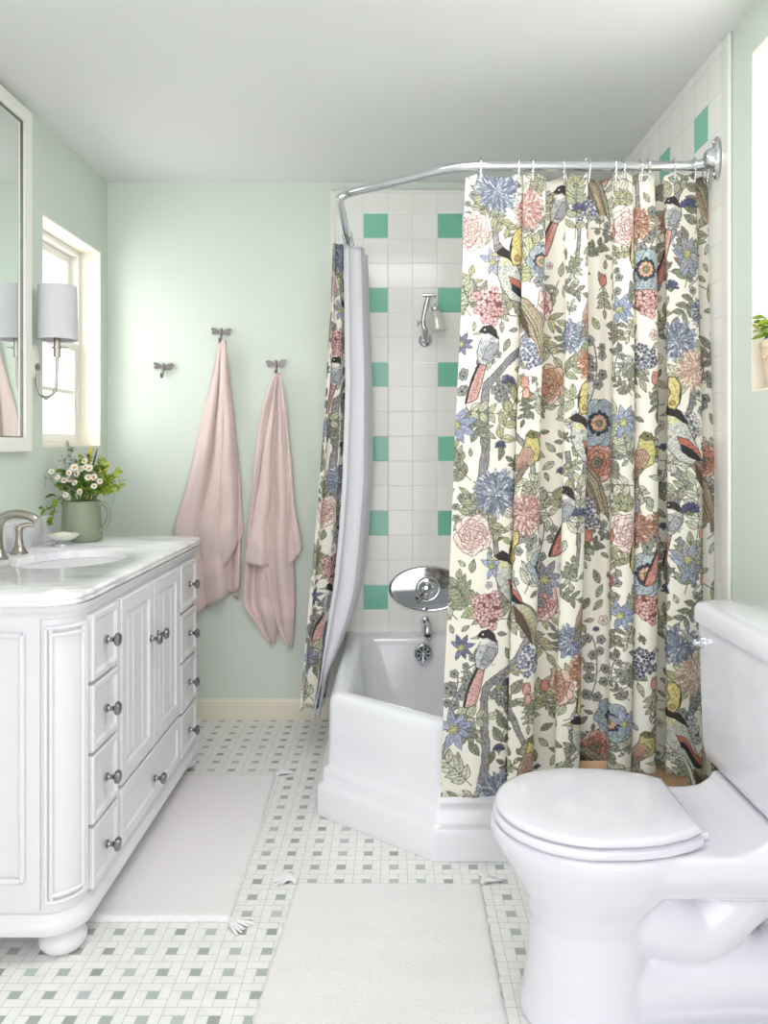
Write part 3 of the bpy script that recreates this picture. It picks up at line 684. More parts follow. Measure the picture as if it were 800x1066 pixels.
# larger sprays and sprigs placed as on the cloth
for x, y, L, a in ((476, 385, 34, 1.4), (568, 222, 46, 2.0), (622, 350, 70, 1.2), (686, 540, 70, 1.7), (740, 380, 60, 1.6), (520, 400, 20, .5), (570, 545, 70, 1.5)): rep(spray, x, y, L, a, n=10)
for x, y, L, a in ((520, 470, 70, -1.4), (490, 500, 40, -2.4), (520, 330, 36, -2.5), (545, 300, 50, -1.2), (598, 250, 60, -1.5), (590, 395, 50, -.8), (562, 440, 44, -.9), (645, 400, 46, -.5), (652, 330, 60, -1.2), (712, 300, 50, -1.3), (725, 560, 56, -1.4), (655, 480, 50, -1.8), (725, 270, 46, -1.0), (700, 420, 40, -1.3), (742, 500, 50, 1.4), (492, 290, 36, 2.4), (490, 320, 30, -2)):
    rep(sprig, x, y, L, a, 5, 17)
rep(mum, 518, 196, 26, BLU, BLUD, BLUL)
rep(mum, 592, 350, 18, BLU, BLUD, BLUL); rep(mum, 706, 355, 22, (158, 168, 194), BLUD, BLUL); rep(mum, 735, 325, 18, (160, 166, 190), (86, 90, 110), BLUL)
rep(mum, 547, 218, 22, (232, 188, 180), (176, 116, 110), (244, 214, 206))
rep(mum, 612, 380, 19, (224, 158, 122), (160, 100, 76), (238, 190, 160)); rep(mum, 724, 385, 22, (236, 206, 186), (190, 150, 130), (248, 228, 212)); rep(mum, 662, 550, 19, (222, 160, 130), (150, 100, 84), (238, 190, 166))
rep(mum, 690, 230, 18, (220, 160, 130), (150, 96, 78), (236, 190, 164))
rep(peony, 492, 240, 22, (238, 202, 196), (150, 92, 92)); rep(peony, 576, 398, 22, (214, 160, 128), (120, 76, 62), .8)
rep(peony, 650, 235, 18, (240, 208, 196), (164, 104, 96)); rep(peony, 653, 557, 19, (244, 214, 208), (158, 98, 96), .8)
rep(peony, 627, 482, 24, (222, 142, 116), (110, 62, 54), .85, (136, 152, 124)); rep(peony, 740, 480, 20, (222, 146, 118), (120, 70, 58), .85, (136, 152, 124)); rep(peony, 566, 314, 22, (230, 170, 164), (104, 58, 62), .85, (150, 168, 164))
rep(cluster, 508, 318, 17, (232, 184, 184), (140, 76, 84), 5.2); rep(cluster, 672, 310, 18, (234, 176, 166), (130, 72, 74), 5.6)
rep(cluster, 552, 369, 14, (104, 110, 152), (232, 230, 228), 5, 1.25); rep(cluster, 617, 540, 15, (84, 94, 108), (226, 224, 218), 5, 1.1); rep(cluster, 622, 203, 13, (110, 114, 160), (236, 232, 230), 5, 1.5); rep(cluster, 669, 372, 13, (84, 92, 120), (228, 226, 220), 5, 1.2)
rep(cluster, 602, 442, 13, (214, 214, 220), (90, 88, 96), 4.6, 1.1); rep(cluster, 715, 446, 16, (210, 210, 216), (92, 90, 98), 4.8, 1.0); rep(cluster, 535, 285, 13, (206, 208, 212), (96, 96, 104), 4.6)
rep(poppy, 630, 440, 25); rep(poppy, 672, 598, 22); rep(poppy, 563, 590, 17); rep(poppy, 684, 470, 12, (170, 182, 190))
rep(lily, 474, 443, 22); rep(lily, 570, 290, 22, (150, 156, 170)); rep(lily, 648, 440, 18, (160, 176, 206)); rep(lily, 512, 590, 15, (166, 176, 212)); rep(lily, 480, 675, 14, (110, 112, 152)); rep(lily, 715, 588, 20, (150, 164, 204)); rep(lily, 645, 640, 17, (150, 168, 206)); rep(lily, 715, 265, 20, (160, 162, 172))
rep(bud, 547, 400, 8); rep(bud, 618, 245, 9, (224, 132, 112)); rep(bud, 634, 560, 9, (226, 132, 110)); rep(bud, 633, 290, 8, (206, 118, 104)); rep(bud, 681, 396, 9, (230, 160, 136)); rep(bud, 732, 240, 9, (222, 150, 128)); rep(bud, 733, 288, 8, (226, 150, 132)); rep(bud, 572, 722, 8, (216, 132, 122)); rep(bud, 688, 730, 8, (222, 132, 108)); rep(bud, 548, 728, 7, (238, 176, 150))
rep(pheasant, 532, 300, .92); rep(pheasant, 606, 470, .85); rep(pheasant, 706, 468, 1.0)
rep(tailbird, 505, 366, .82); rep(tailbird, 690, 245, .75, .1, (224, 112, 92), (168, 160, 160)); rep(tailbird, 698, 545, .7, 0, (206, 118, 96), (190, 188, 180)); rep(tailbird, 584, 215, .8, .1, (206, 104, 84), (190, 188, 186))
rep(finch, 550, 472, .9); rep(finch, 613, 318, .95, 1, 0, (186, 178, 104)); rep(finch, 668, 475, .95, 1, 0, (206, 198, 110))
rep(butterfly, 533, 257, 17); rep(butterfly, 601, 415, 15); rep(butterfly, 708, 412, 14, -1); rep(butterfly, 655, 262, 16, 1)
rep(blueburst, 531, 398, 7); rep(blueburst, 718, 532, 9); rep(blueburst, 602, 536, 8); rep(blueburst, 715, 215, 8); rep(blueburst, 521, 465, 6); rep(blueburst, 698, 300, 8)
# motifs on the part of the cloth that hangs out of sight of the front
for u, y, f, a in ((480, 60, mum, (24, BLU, BLUD, BLUL)), (540, 150, peony, (22, (238, 202, 196), (150, 92, 92))), (500, 230, cluster, (17, (232, 184, 184), (140, 76, 84), 5.2)), (590, 60, poppy, (24,)), (610, 220, lily, (22,)), (560, 280, mum, (22, (232, 188, 180), (176, 116, 110), (244, 214, 206)))):
    for q in range(3): f(cv, u, y+q*REP, *a)
lum = cv.a.min(axis=2); cream = lum > .88
for k in range(9000):   # small leaves, buds and blossoms wherever the ground is still bare
    r0 = 15 if k < 4500 else 10
    cx0 = R.randrange(r0, cv.W-r0); cy0 = R.randrange(r0, cv.H-r0)
    if (cv.a[cy0-r0:cy0+r0:3, cx0-r0:cx0+r0:3].min(axis=2) > .88).all():
        a = R.uniform(0, 6.28); u, y = cx0/K, cy0/K; q = R.random(); z = r0/K
        if q < .66: leaf(cv, u-z*.9*math.cos(a), y-z*.9*math.sin(a), z*2.0, z*.5, a, vary(R.choice(GREENS), 8))
        elif q < .8: floret(cv, u, y, z*.75, R.choice([(190, 194, 204), (170, 172, 168), (236, 206, 198)]), (110, 108, 110))
        elif q < .9: blueburst(cv, u, y, z*.7, (120, 126, 160))
        else: sprig(cv, u-z*math.cos(a), y-z*math.sin(a), z*1.6, a, 3, z*.9)
img = bpy.data.images.new('botanical_print', cv.W, cv.H, alpha=False)
buf = np.ones((cv.H, cv.W, 4), np.float32); inkm = (cv.a.min(axis=2) < .86)[..., None]; rg = np.random.default_rng(5)
hz_ = rg.random((cv.H//2+1, cv.W//3+1)).repeat(2, 0).repeat(3, 1)[:cv.H, :cv.W, None]; hz2 = rg.random((cv.H//3+1, cv.W//2+1)).repeat(3, 0).repeat(2, 1)[:cv.H, :cv.W, None]
cv.a = np.where(inkm, np.clip(cv.a*(1.15-.28*hz_**2-.22*hz2**3), 0, 1), cv.a).astype(np.float32)   # engraved grain of the print
gy = cv.a.mean(axis=2, keepdims=True); buf[..., :3] = ((gy+(cv.a-gy)*.72)*.93+np.array((240, 236, 226))/255*.07)[::-1]*np.array((.985, .985, .965))
img.pixels.foreach_set(buf.ravel()); img.update(); img.pack()
def cloth_mat(name, im=None, rgb=None, tr=0.22):
    m = bpy.data.materials.new(name); t, b = nodes(m); o = t.nodes['Material Output']
    tc = t.nodes.new('ShaderNodeTexCoord')
    wv = t.nodes.new('ShaderNodeTexNoise'); wv.inputs['Scale'].default_value = 900; t.links.new(tc.outputs['Object'], wv.inputs['Vector'])
    bp = t.nodes.new('ShaderNodeBump'); bp.inputs['Strength'].default_value = 0.12; bp.inputs['Distance'].default_value = 0.001
    t.links.new(wv.outputs['Fac'], bp.inputs['Height']); t.links.new(bp.outputs['Normal'], b.inputs['Normal'])
    b.inputs['Roughness'].default_value = 0.8; b.inputs['Specular IOR Level'].default_value = 0.2
    tl = t.nodes.new('ShaderNodeBsdfTranslucent'); mx = t.nodes.new('ShaderNodeMixShader'); mx.inputs[0].default_value = tr
    if im:
        i = t.nodes.new('ShaderNodeTexImage'); i.image = im; i.interpolation = 'Linear'
        t.links.new(i.outputs['Color'], b.inputs['Base Color']); t.links.new(i.outputs['Color'], tl.inputs['Color'])
    else:
        b.inputs['Base Color'].default_value = lin(rgb)+(1,); tl.inputs['Color'].default_value = lin(rgb)+(1,)
    t.links.new(b.outputs[0], mx.inputs[1]); t.links.new(tl.outputs[0], mx.inputs[2]); t.links.new(mx.outputs[0], o.inputs['Surface'])
    return m
CLOTH = cloth_mat('printed_cotton', img); LINC = cloth_mat('white_liner', None, (246, 246, 250), .35)
def grid_mesh(rows, uvs, name, mt, parent, solid=0.0012):
    n = len(rows[0]); m = M(); m.keep = True
    for r in rows: m.v += [tuple(p) for p in r]
    for i in range(len(rows)-1):
        for j in range(n-1): m.f.append((i*n+j, i*n+j+1, (i+1)*n+j+1, (i+1)*n+j))
    m.mi = [0]*len(m.f)
    return m.build(name, mt, parent, solid=solid, uv=[q for r in uvs for q in r] if uvs else None, auto=180)
RINGX = [500, 540, 554, 588, 612, 641, 649, 667, 676, 702, 723, 735]
NR = 90
rows, uvs = [], []
for i in range(NR+1):
    f = i/NR; rw, ur = [], []
    for j in range(len(sw)):
        y = 180+f*(830-180)
        Yb = 2.322-0.115*min(1, f*1.35)**1.2
        xl, xr = edge_l(y), edge_r(y)
        wob = math.sin(f*5+j*0.05)*1.5*(f*(1-f))*2
        x = xl+(xr-xl)*sw[j]+wob*(0 if sw[j] < .02 else 1)
        amp = 0.55+0.45*min(1, f*3)
        dep = sd[j]*amp+0.006*math.sin(9*f+sw[j]*14)*f*(1-f)*2
        yy = y
        sag = min(abs(x-rx) for rx in RINGX); top = min(sag, 14)/14*5.0*(1-min(1, f*14))
        hem = max(0, (f-.8)/.2)**2*float(np.interp(x, [460, 560, 600, 650, 712, 722, 750], [0, 0, -18, -28, -24, 4, 8]))
        Yd = Yb+dep*(1.3 if f < .5 else 1.3-.2*(f-.5))
        p = Vector(((x-CX)*Yb/F, Yd, CZ-(yy+top+hem-CY)*2.28/F if False else CZ-((yy+top+hem)-CY)*Yb/F))
        rw.append(p); ur.append((slen[j]/W_UNITS, 1-(yy-Y_TOP)/H_UNITS))
    rows.append(rw); uvs.append(ur)
cur = tag(empty('shower_curtain', (0.6, 2.3, 2.0)), 'wide botanical shower curtain with birds and flowers hanging in front of the tub', 'shower curtain', None)
grid_mesh(rows, uvs, 'curtain_cloth', CLOTH, cur)
# tan scalloped facing showing under the hem
m = M(); m.keep = True; rws = []
TAN = mat('tan_scallop_trim', (216, 176, 138), .85, var=.12, vscale=60)
for k in range(121):
    x = 596+k*(722-596)/120; yl = 812+16*min(1, max(0, (x-640)/50)); d = 2.262-0.02*math.sin((x-596)/20)
    ylow = yl+7*abs(math.sin((x-596)/8.0))+4
    rws.append([P(x, yl-20-(12 if x > 645 else 0), d), P(x, yl-14, d), P(x, ylow-6, d), P(x, ylow, d)])
grid_mesh(rws, None, 'scalloped_facing', TAN, cur, .0012); settle(cur)
# curtain rings with double ends
ring_src = None
order = ['first', 'second', 'third', 'fourth', 'fifth', 'sixth', 'seventh', 'eighth', 'ninth', 'tenth', 'eleventh', 'twelfth']
for k, rx in enumerate(RINGX):
    X = (rx-CX)*2.322/F
    if ring_src is None:
        r = empty('curtain_ring', (0, 0, 0)); m = M()
        pts = [(0, 0.019*math.cos(a), 0.003+0.021*math.sin(a)) for a in np.linspace(-0.7, PI+0.7, 22)]
        pts = [(0, 0.006, -0.048), (0, 0.012, -0.03)]+[(p[0], p[1], p[2]) for p in pts]+[(0, -0.012, -0.03), (0, -0.007, -0.048), (0, 0.0, -0.052), (0, 0.004, -0.049)]
        m.tube(pts, 0.0022, 8); m.build('ring_wire', CHROME, r)
        m = M(); m.ball((0, -0.014, -0.022), 0.0045, 8); m.ball((0, -0.010, -0.036), 0.0045, 8); m.build('ring_bead', CHROME, r); ring_src = r
        o = r
    else: o = copy_tree(ring_src)
    o.location = (X, 2.322, ZR); o.rotation_euler = (0, 0, R.uniform(-.3, .3))
    tag(o, 'chrome curtain ring, the %s from the open edge of the curtain along the rod' % order[k], 'curtain ring', 'chrome rings on the curtain rod')
# the gathered half of the pair at the far left end and the liner bunched beside it
def gathered(name, mt, z_rows, xl, xr, Y0, Y1, k, uvw, ztop, zbot, parent):
    """z_rows: photo rows; xl, xr: photo columns of the near fold; folds run back towards the wall"""
    rws, uu = [], []; n = 26*k
    for i in range(71):
        f = i/70; z = ztop+(zbot-ztop)*f; y0 = Y0(f); y = CY+(CZ-z)*F/y0
        a = (np.interp(y, z_rows, xl)-CX)*y0/F; b = (np.interp(y, z_rows, xr)-CX)*y0/F; rw, ur = [], []; L = 0; pv = None
        for j in range(n+1):
            t = j/n; c = math.cos(PI*k*t); c = math.copysign(abs(c)**.7, c)+.10*math.sin(PI*k*t*5.3+2.5*f)
            amp = 1-0.15*math.sin(t*7+1)
            X = (a+b)/2-(b-a)/2*c*amp; Y = y0+(Y1-y0)*t+0.011*math.sin(PI*k*t*4.1+1.8*f+.6)+0.010*math.sin(2*PI*k*t)*(0.5+f)-0.006*math.sin(3*f+j*.1)
            p = Vector((X, Y, z)); rw.append(p)
            ur.append((uvw[0]+(t*uvw[1]), 1-(f*650+10)/H_UNITS))
        rws.append(rw); uu.append(ur)
    return grid_mesh(rws, uu, name, mt, parent)
lc = tag(empty('shower_curtain', (-0.2, 3.2, 2.0)), 'narrow bunch of printed shower curtain gathered at the back wall end of the rod', 'shower curtain')
gathered('curtain_cloth', CLOTH, [250, 330, 430, 530, 640, 742], [346, 343, 337, 330, 320, 311], [358, 359, 359, 355, 344, 333], lambda f: 3.10-.10*f, 3.40, 7, (0.0, .62), 1.988, .187, lc); settle(lc)
ln = tag(empty('curtain_liner', (-0.17, 3.2, 2.0)), 'plain white shower curtain liner bunched beside the printed curtain at the back wall', 'curtain liner')
gathered('liner_cloth', LINC, [262, 400, 500, 560, 610, 640, 678, 710, 750], [357, 359, 356, 352, 347, 342, 337, 333, 325], [379, 384, 384, 380, 375, 368, 353, 339, 332], lambda f: 3.08-.09*f, 3.38, 5, (0, 1), 1.975, .15, ln); settle(ln)
for k in range(5):
    o = copy_tree(ring_src); o.location = (-0.185, 3.11+k*.065, ZR); o.rotation_euler = (0, 0, PI/2)
    tag(o, 'chrome curtain ring above the gathered left curtain, %s from its near edge' % order[k], 'curtain ring', 'chrome rings on the curtain rod')

# ---------------------------------------------------------------- dragonfly hooks and towels
def dragonfly(x, y, roll, label):
    p = P(x, y, YB); o = empty('dragonfly_hook', (0, 0, 0), label, 'hook', 'dragonfly hooks on the back wall')
    m = M(); disc_y(m, 0, 0, 0, [(0.008, 0), (0.007, 0.006), (0.0, 0.006)], 14)
    m.tube([(0, -0.012, 0.013), (0, -0.014, 0.006), (0, -0.014, -0.004), (0, -0.014, -0.02), (0, -0.018, -0.036), (0, -0.030, -0.044), (0, -0.040, -0.034), (0, -0.041, -0.026)], [0.0055, 0.006, 0.0058, 0.0048, 0.0042, 0.004, 0.0038, 0.005], 10, smooth=3)
    m.ball((0, -0.013, 0.014), 0.0062, 10); m.tube([(0, 0, 0), (0, -0.014, 0)], 0.006, 10)
    m.build('hook_body', PEWTER, o)
    for sg in (-1, 1):
        for k, (up, L) in enumerate(((0.28, 0.046), (-0.02, 0.040))):
            m = M(); lo = []
            for th in (-0.0012, 0.0012):
                l = []
                for i in range(20):
                    a = 2*PI*i/20; u = L*(0.5-0.5*math.cos(a))**0.8; v = 0.0068*math.sin(a)*(0.55+0.9*u/L)
                    l.append((sg*(u*math.cos(up)-v*math.sin(up))+0, -0.012+th-0.004*k, u*math.sin(up)+v*math.cos(up)+0.004-0.004*k))
                lo.append(l)
            m.loft(lo, True, True, True); m.build('wing', PEWTER, o)
    o.location = p; o.rotation_euler = (0, roll, 0); return o
dragonfly(171, 383, 0.06, 'small pewter dragonfly hook, empty, lowest and nearest the window')
dragonfly(231, 347, 0.04, 'pewter dragonfly hook holding the higher pink towel')
dragonfly(288, 380, -0.05, 'pewter dragonfly hook holding the towel nearest the shower')
def lerp_poly(pl, t):
    """pl: polyline of (x, y) from hook to hem; t along it by arc length"""
    a = np.array(pl, float); L = np.concatenate([[0], np.cumsum(np.hypot(*(np.diff(a, axis=0).T)))]); L /= L[-1]
    return np.interp(t, L, a[:, 0]), np.interp(t, L, a[:, 1])
def towel_panel(m, left, right, d0, bulge, folds, seed, band=True, n=44, k=30, dtop=None):
    lft = catmull(left, 6); rgt = catmull(right, 6); rng = random.Random(seed); ph = rng.uniform(0, 6); rows = []
    for i in range(n+1):
        t = i/n; lx, ly = lerp_poly(lft, t); rx, ry = lerp_poly(rgt, t); row = []
        for j in range(k+1):
            s = j/k; x = lx+(rx-lx)*s; y = ly+(ry-ly)*s
            wd = min(1, abs(rx-lx)/40)
            dep = d0+bulge*wd*math.sin(PI*s)**.7+wd*0.055*(abs(math.sin(folds*PI*s+ph+1.0*t+.5*math.sin(3*t+ph)))**.6-.6)+wd*0.006*math.sin(folds*9*s+2*t)+0.003*math.sin(17*t+5*s+ph)
            if t < .12 and dtop: dep = dep*(t/.12)+dtop*(1-t/.12)
            if band and (0.80 < t < 0.815 or 0.865 < t < 0.88): dep -= 0.0022
            if t > .985: dep += 0.002
            dep = max(dep, .007+.003*math.sin(9*s+4*t)); row.append(P(x, y, YB-dep))
        rows.append(row)
    o = len(m.v); q = k+1
    for r in rows: m.v += [tuple(p) for p in r]
    for i in range(n):
        for j in range(k):
            m.f.append((o+i*q+j, o+i*q+j+1, o+(i+1)*q+j+1, o+(i+1)*q+j)); m.mi.append(1 if band and 0.80 < i/n < 0.88 else 0)
def towel(name, label, panels):
    m = M(); m.keep = True
    for p in panels: towel_panel(m, **p)
    o = m.build(name, [TOWEL, TOWELB], None, solid=.006, auto=180)
    return tag(o, label, 'towel', 'pink bath towels on the wall hooks')
towel('bath_towel', 'pale pink bath towel on the higher hook, partly behind the vanity', [
    dict(left=[(228, 354), (221, 392), (211, 432), (202, 475), (193, 512), (184, 540), (181, 560), (188, 600), (196, 644)], right=[(233, 354), (237, 400), (242, 450), (247, 500), (250, 545), (250, 585), (249, 613)], d0=.016, bulge=.018, folds=2.1, seed=2, dtop=.032),
    dict(left=[(231, 356), (236, 430), (243, 500), (247, 560), (249, 600), (243, 622)], right=[(234, 356), (243, 430), (250, 500), (252, 560), (251, 600), (249, 624)], d0=.012, bulge=.01, folds=.7, seed=5, dtop=.03),
    dict(left=[(230, 354), (229, 400), (227, 450), (225, 500), (224, 540), (226, 575), (234, 590)], right=[(235, 354), (239, 400), (245, 450), (250, 500), (252, 535), (253, 548), (252.5, 557)], d0=.040, bulge=.022, folds=1.1, seed=9, dtop=.038)])
towel('bath_towel', 'pale pink bath towel on the lower hook beside the printed curtain', [
    dict(left=[(286, 388), (276, 430), (266, 490), (259, 540), (255, 590), (254, 628), (262, 643), (281, 670)], right=[(291, 388), (295, 440), (297, 500), (298, 560), (296, 620), (292, 650), (288, 669)], d0=.012, bulge=.014, folds=1.6, seed=3, dtop=.03),
    dict(left=[(287, 388), (282, 440), (279, 520), (276, 580), (280, 610), (285, 632), (290, 655), (301, 674)], right=[(291, 388), (297, 430), (302, 480), (305, 530), (306, 580), (307, 630), (304.5, 674)], d0=.026, bulge=.018, folds=1.3, seed=4, dtop=.036),
    dict(left=[(285.5, 388), (275, 420), (268, 460), (263, 510), (259, 550), (255, 587)], right=[(289, 388), (285, 430), (282, 480), (281, 530), (280, 560), (280, 590)], d0=.042, bulge=.020, folds=.9, seed=6, dtop=.042),
    dict(left=[(289, 388), (293, 430), (297, 480), (299, 520), (300, 560), (302, 588)], right=[(292, 388), (298, 430), (303, 480), (307, 530), (312, 556), (315, 572)], d0=.036, bulge=.02, folds=.8, seed=8, dtop=.038)])
# ---------------------------------------------------------------- vanity
XF = -0.740; Y0v, Y1v = 1.83, 3.00; XB = XL+0.002
van = tag(empty('vanity_cabinet', (-1.0, 2.42, 0)), 'white painted bathroom vanity with panelled doors, drawers, rounded corners and bun feet', 'vanity')
def plan(off, r, z):
    """closed plan loop of the cabinet with quarter round front corners"""
    x1 = XF+off; y0 = Y0v-off; y1 = Y1v+off; r = r+off; l = [(XB, y0)]
    for i in range(13): a = -PI/2+(PI/2)*i/12; l.append((x1-r+r*math.cos(a), y0+r+r*math.sin(a)))
    for i in range(13): a = (PI/2)*i/12; l.append((x1-r+r*math.cos(a), y1-r+r*math.sin(a)))
    l.append((XB, y1)); return [(x, y, z) for x, y in l]
m = M(); m.loft([plan(o, .075, z) for o, z in ((-.004, .10), (-.004, .822))], True, True, False); m.build('carcass', WHITEP, van, auto=30)
m = M(); m.loft([plan(o, .075, z) for o, z in ((.002, .062), (.012, .064), (.014, .072), (.014, .088), (.008, .095), (.003, .100), (.001, .108), (-.004, .110))], True, True, True); m.build('base_moulding', WHITEP, van, auto=50)
m = M(); m.loft([plan(o, .075, z) for o, z in ((-.004, .790), (.002, .792), (.004, .802), (.010, .806), (.014, .816), (.016, .8225))], True, True, True); m.build('top_moulding', WHITEP, van, auto=50)
def feet(x, y):
    m = M(); m.lathe([(.030, .0005), (.044, .004), (.053, .016), (.055, .028), (.050, .040), (.040, .048), (.036, .052), (.042, .056), (.044, .0625)], (x, y, 0), 'z', 28); m.build('bun_foot', WHITEP, van)
for fx, fy in ((-.79, 1.888), (-.79, 2.945), (-1.2, 1.888), (-1.2, 2.945)): feet(fx, fy)
# rounded corner pilasters with a raised border following the curve
def pilaster(ya, sgn):
    m = M(); r = .075; n = 24
    def pt(a, h, z): return (XF-r+(r+h)*math.sin(a), ya+sgn*(r-(r+h)*math.cos(a)), z)
    z0, z1 = .125, .780; e = .16; A0, A1 = .05, PI/2-.02
    # raised rails as small half-round bars bent round the corner
    def bar(pts): m.tube(pts, .0055, 8)
    for a in (A0+.06, A0+.22, A1-.22, A1-.06): bar([pt(a, .0, z0+.012), pt(a, .0, z1-.012)])
    for z in (z0+.01, z1-.01, ): bar([pt(A0+.06+(A1-A0-.12)*i/n, .0, z) for i in range(n+1)])
    for z in (z0+.026, z1-.026): bar([pt(A0+.22+(A1-A0-.44)*i/n, .0, z) for i in range(n+1)])
    m.build('corner_pilaster', WHITEP, van)
pilaster(Y0v, 1); pilaster(Y1v, -1)
def panel(name, u0, u1, v0, v1, f, prof, mt, parent):
    m = M(); m.loft([[f(u, v, h) for u, v in ((u0+i, v0+i), (u1-i, v0+i), (u1-i, v1-i), (u0+i, v1-i))] for i, h in prof], True, False, True)
    return m.build(name, mt, parent, smooth=False, bevel=.0012)
fF = lambda u, v, h: (XF-.004+h, u, v); fS = lambda u, v, h: (u, Y0v+.004-h, v)
PD = [(0, 0), (0, .016), (.003, .018), (.014, .018), (.018, .014), (.021, .012), (.023, .0115)]
PDOOR = [(0, 0), (0, .016), (.003, .018), (.042, .018), (.045, .013), (.050, .010), (.054, .010), (.062, .014), (.064, .0145)]
def knob(parent, y, z):
    m = M(); prof = [(.011, .0), (.011, .003), (.007, .005), (.0052, .010), (.006, .016), (.010, .020), (.0165, .024), (.0175, .029), (.014, .034), (.006, .036), (.001, .0362)]
    m.lathe(prof, (XF+.0125, y, z), 'x', 20); m.build('knob', PEWTER if False else KNOB, parent)
KNOB = mat('pewter_knob', (150, 148, 148), .22, 1.0, var=.12, vscale=80)
ZS = [(.623, .784), (.451, .613), (.277, .441), (.122, .267)]; KZ = [.703, .529, .356, .186]
for (ya, yb) in ((1.912, 2.085), (2.705, 2.905)):
    for (za, zb), kz in zip(ZS, KZ):
        d = panel('drawer', ya, yb, za, zb, fF, PD, WHITEP, van); knob(d, (ya+yb)/2+.004, kz)
ym = 2.395
for ya, yb, ky in ((2.108, ym-.0015, ym-.034), (ym+.0015, 2.682, ym+.034)):
    d = panel('door', ya, yb, .287, .784, fF, PDOOR, WHITEP, van); knob(d, ky, .618)
    m = M()
    for q in range(1, 3): yy = ya+(yb-ya)*(.36+.28*(q-1)); m.box(XF+.0095, XF+.0122, yy-.002, yy+.002, .345, .726)
    m.build('bead', WHITEP, d, smooth=False)
d = panel('drawer', 2.108, 2.682, .122, .277, fF, [(0, 0), (0, .016), (.003, .018), (.030, .018), (.034, .013), (.038, .012)], WHITEP, van); knob(d, 2.40, .186)
# end panel facing the camera
panel('end_panel', XB+.03, XF-.075-.004, .120, .800, fS, [(0, 0), (0, .006), (.030, .006), (.030, .0065)], WHITEP, van)
m = M()
u0, u1, v0, v1 = XB+.06, XF-.118, .190, .755
for a in ((u0, v0, u1, v0), (u1, v0, u1, v1), (u1, v1, u0, v1), (u0, v1, u0, v0)):
    m.tube([fS(a[0], a[1], .011), fS(a[2], a[3], .011)], .007, 10)
m.build('end_panel_moulding', WHITEP, van); settle(van)

# ---------------------------------------------------------------- marble top with an oval cut-out
SX, SY, SA, SB = -0.985, 2.415, .160, .205
top = tag(empty('marble_countertop', (-1.0, 2.42, .85)), 'white marble vanity countertop with soft grey veins and a rounded front corner', 'countertop')
def cplan(off, z, n=160):
    x1 = -0.722+off; y0 = 1.800-off; y1 = 3.028+off; r = .085+off; l = [(XB, y0)]
    for i in range(13): a = -PI/2+(PI/2)*i/12; l.append((x1-r+r*math.cos(a), y0+r+r*math.sin(a)))
    for i in range(13): a = (PI/2)*i/12; l.append((x1-r+r*math.cos(a), y1-r+r*math.sin(a)))
    l.append((XB, y1)); pl = np.array(l+[l[0]]); L = np.concatenate([[0], np.cumsum(np.hypot(*np.diff(pl, axis=0).T))])
    # resample by angle round the sink centre so that it can be bridged to the oval
    out = []
    for k in range(n):
        a = 2*PI*k/n; dx, dy = math.cos(a), math.sin(a); best = None
        for i in range(len(pl)-1):
            ax, ay = pl[i]-np.array((SX, SY)); bx, by = pl[i+1]-np.array((SX, SY)); ex_, ey_ = bx-ax, by-ay; den = dx*ey_-dy*ex_
            if abs(den) < 1e-9: continue
            t = (ax*ey_-ay*ex_)/den; s = (ax*dy-ay*dx)/den
            if t > 0 and -1e-6 <= s <= 1+1e-6: best = t if best is None else min(best, t)
        out.append((SX+dx*best, SY+dy*best, z))
    return out
def oval(s, z, n=160, da=0): 
    out = []
    for k in range(n):
        a = 2*PI*k/n; dx, dy = math.cos(a), math.sin(a); t = 1/math.sqrt((dx/(SA+da))**2+(dy/(SB+da))**2)*s; out.append((SX+dx*t, SY+dy*t, z))
    return out
m = M(); m.loft([oval(1, .8235), cplan(-.010, .8235), cplan(-.002, .826), cplan(0, .832), cplan(-.004, .836), cplan(0, .840), cplan(0, .845), cplan(-.004, .849), cplan(-.008, .850), oval(1.015, .850), oval(1.0, .848), oval(1, .8235)], True)
m.build('slab', MARBLE, top, auto=45)
m = M().box(XB, XB+.02, 1.83, 2.99, .8502, .945); m.build('backsplash', MARBLE, top, bevel=.003, smooth=False); settle(top)
sk = tag(empty('sink_basin', (SX, SY, .82)), 'oval white undermount sink set below the marble top', 'sink')
m = M(); m.loft([oval(1.05, .822), oval(1.0, .8225, da=.004), oval(.98, .80), oval(.9, .755), oval(.72, .715), oval(.45, .695), oval(.12, .690)], True, False, True)
m.loft([oval(1.05, .822), oval(1.04, .80), oval(.96, .745), oval(.78, .70), oval(.45, .68), oval(.12, .678)], True, False, True)
m.build('bowl', PORC, sk, auto=60); m = M().lathe([(.024, .6905), (.022, .694), (.012, .693), (.001, .693)], (SX, SY, 0), 'z', 24); m.build('drain', CHROME, sk); settle(sk)
# faucet
fc = tag(empty('faucet', (-1.18, 2.40, .85)), 'brushed nickel widespread sink faucet with an arched spout and lever handles', 'faucet')
m = M(); m.lathe([(.027, .8502), (.027, .856), (.020, .862), (.016, .88)], (-1.195, 2.39, 0), 'z', 24)
m.tube([(-1.195, 2.39, .855), (-1.20, 2.39, .90), (-1.197, 2.39, .95), (-1.178, 2.39, .978), (-1.14, 2.39, .987), (-1.10, 2.39, .980), (-1.08, 2.39, .968)], [.019, .017, .0155, .0145, .0138, .013, .0125], 18, smooth=6); m.build('spout', NICKEL, fc)
def handle(y, sg):
    m = M(); c = (-1.192, y, 0); m.lathe([(.027, .8502), (.027, .854), (.022, .858), (.014, .876), (.0105, .900), (.0115, .922), (.013, .932), (.010, .940), (.001, .942)], c, 'z', 24)
    m.tube([(-1.192, y, .930), (-1.184, y+.004*sg, .937), (-1.170, y+.010*sg, .941), (-1.152, y+.014*sg, .940)], [.010, .009, .0075, .006], 12, smooth=4); m.build('handle', NICKEL, fc)
handle(2.515, 1); handle(2.275, -1); settle(fc)

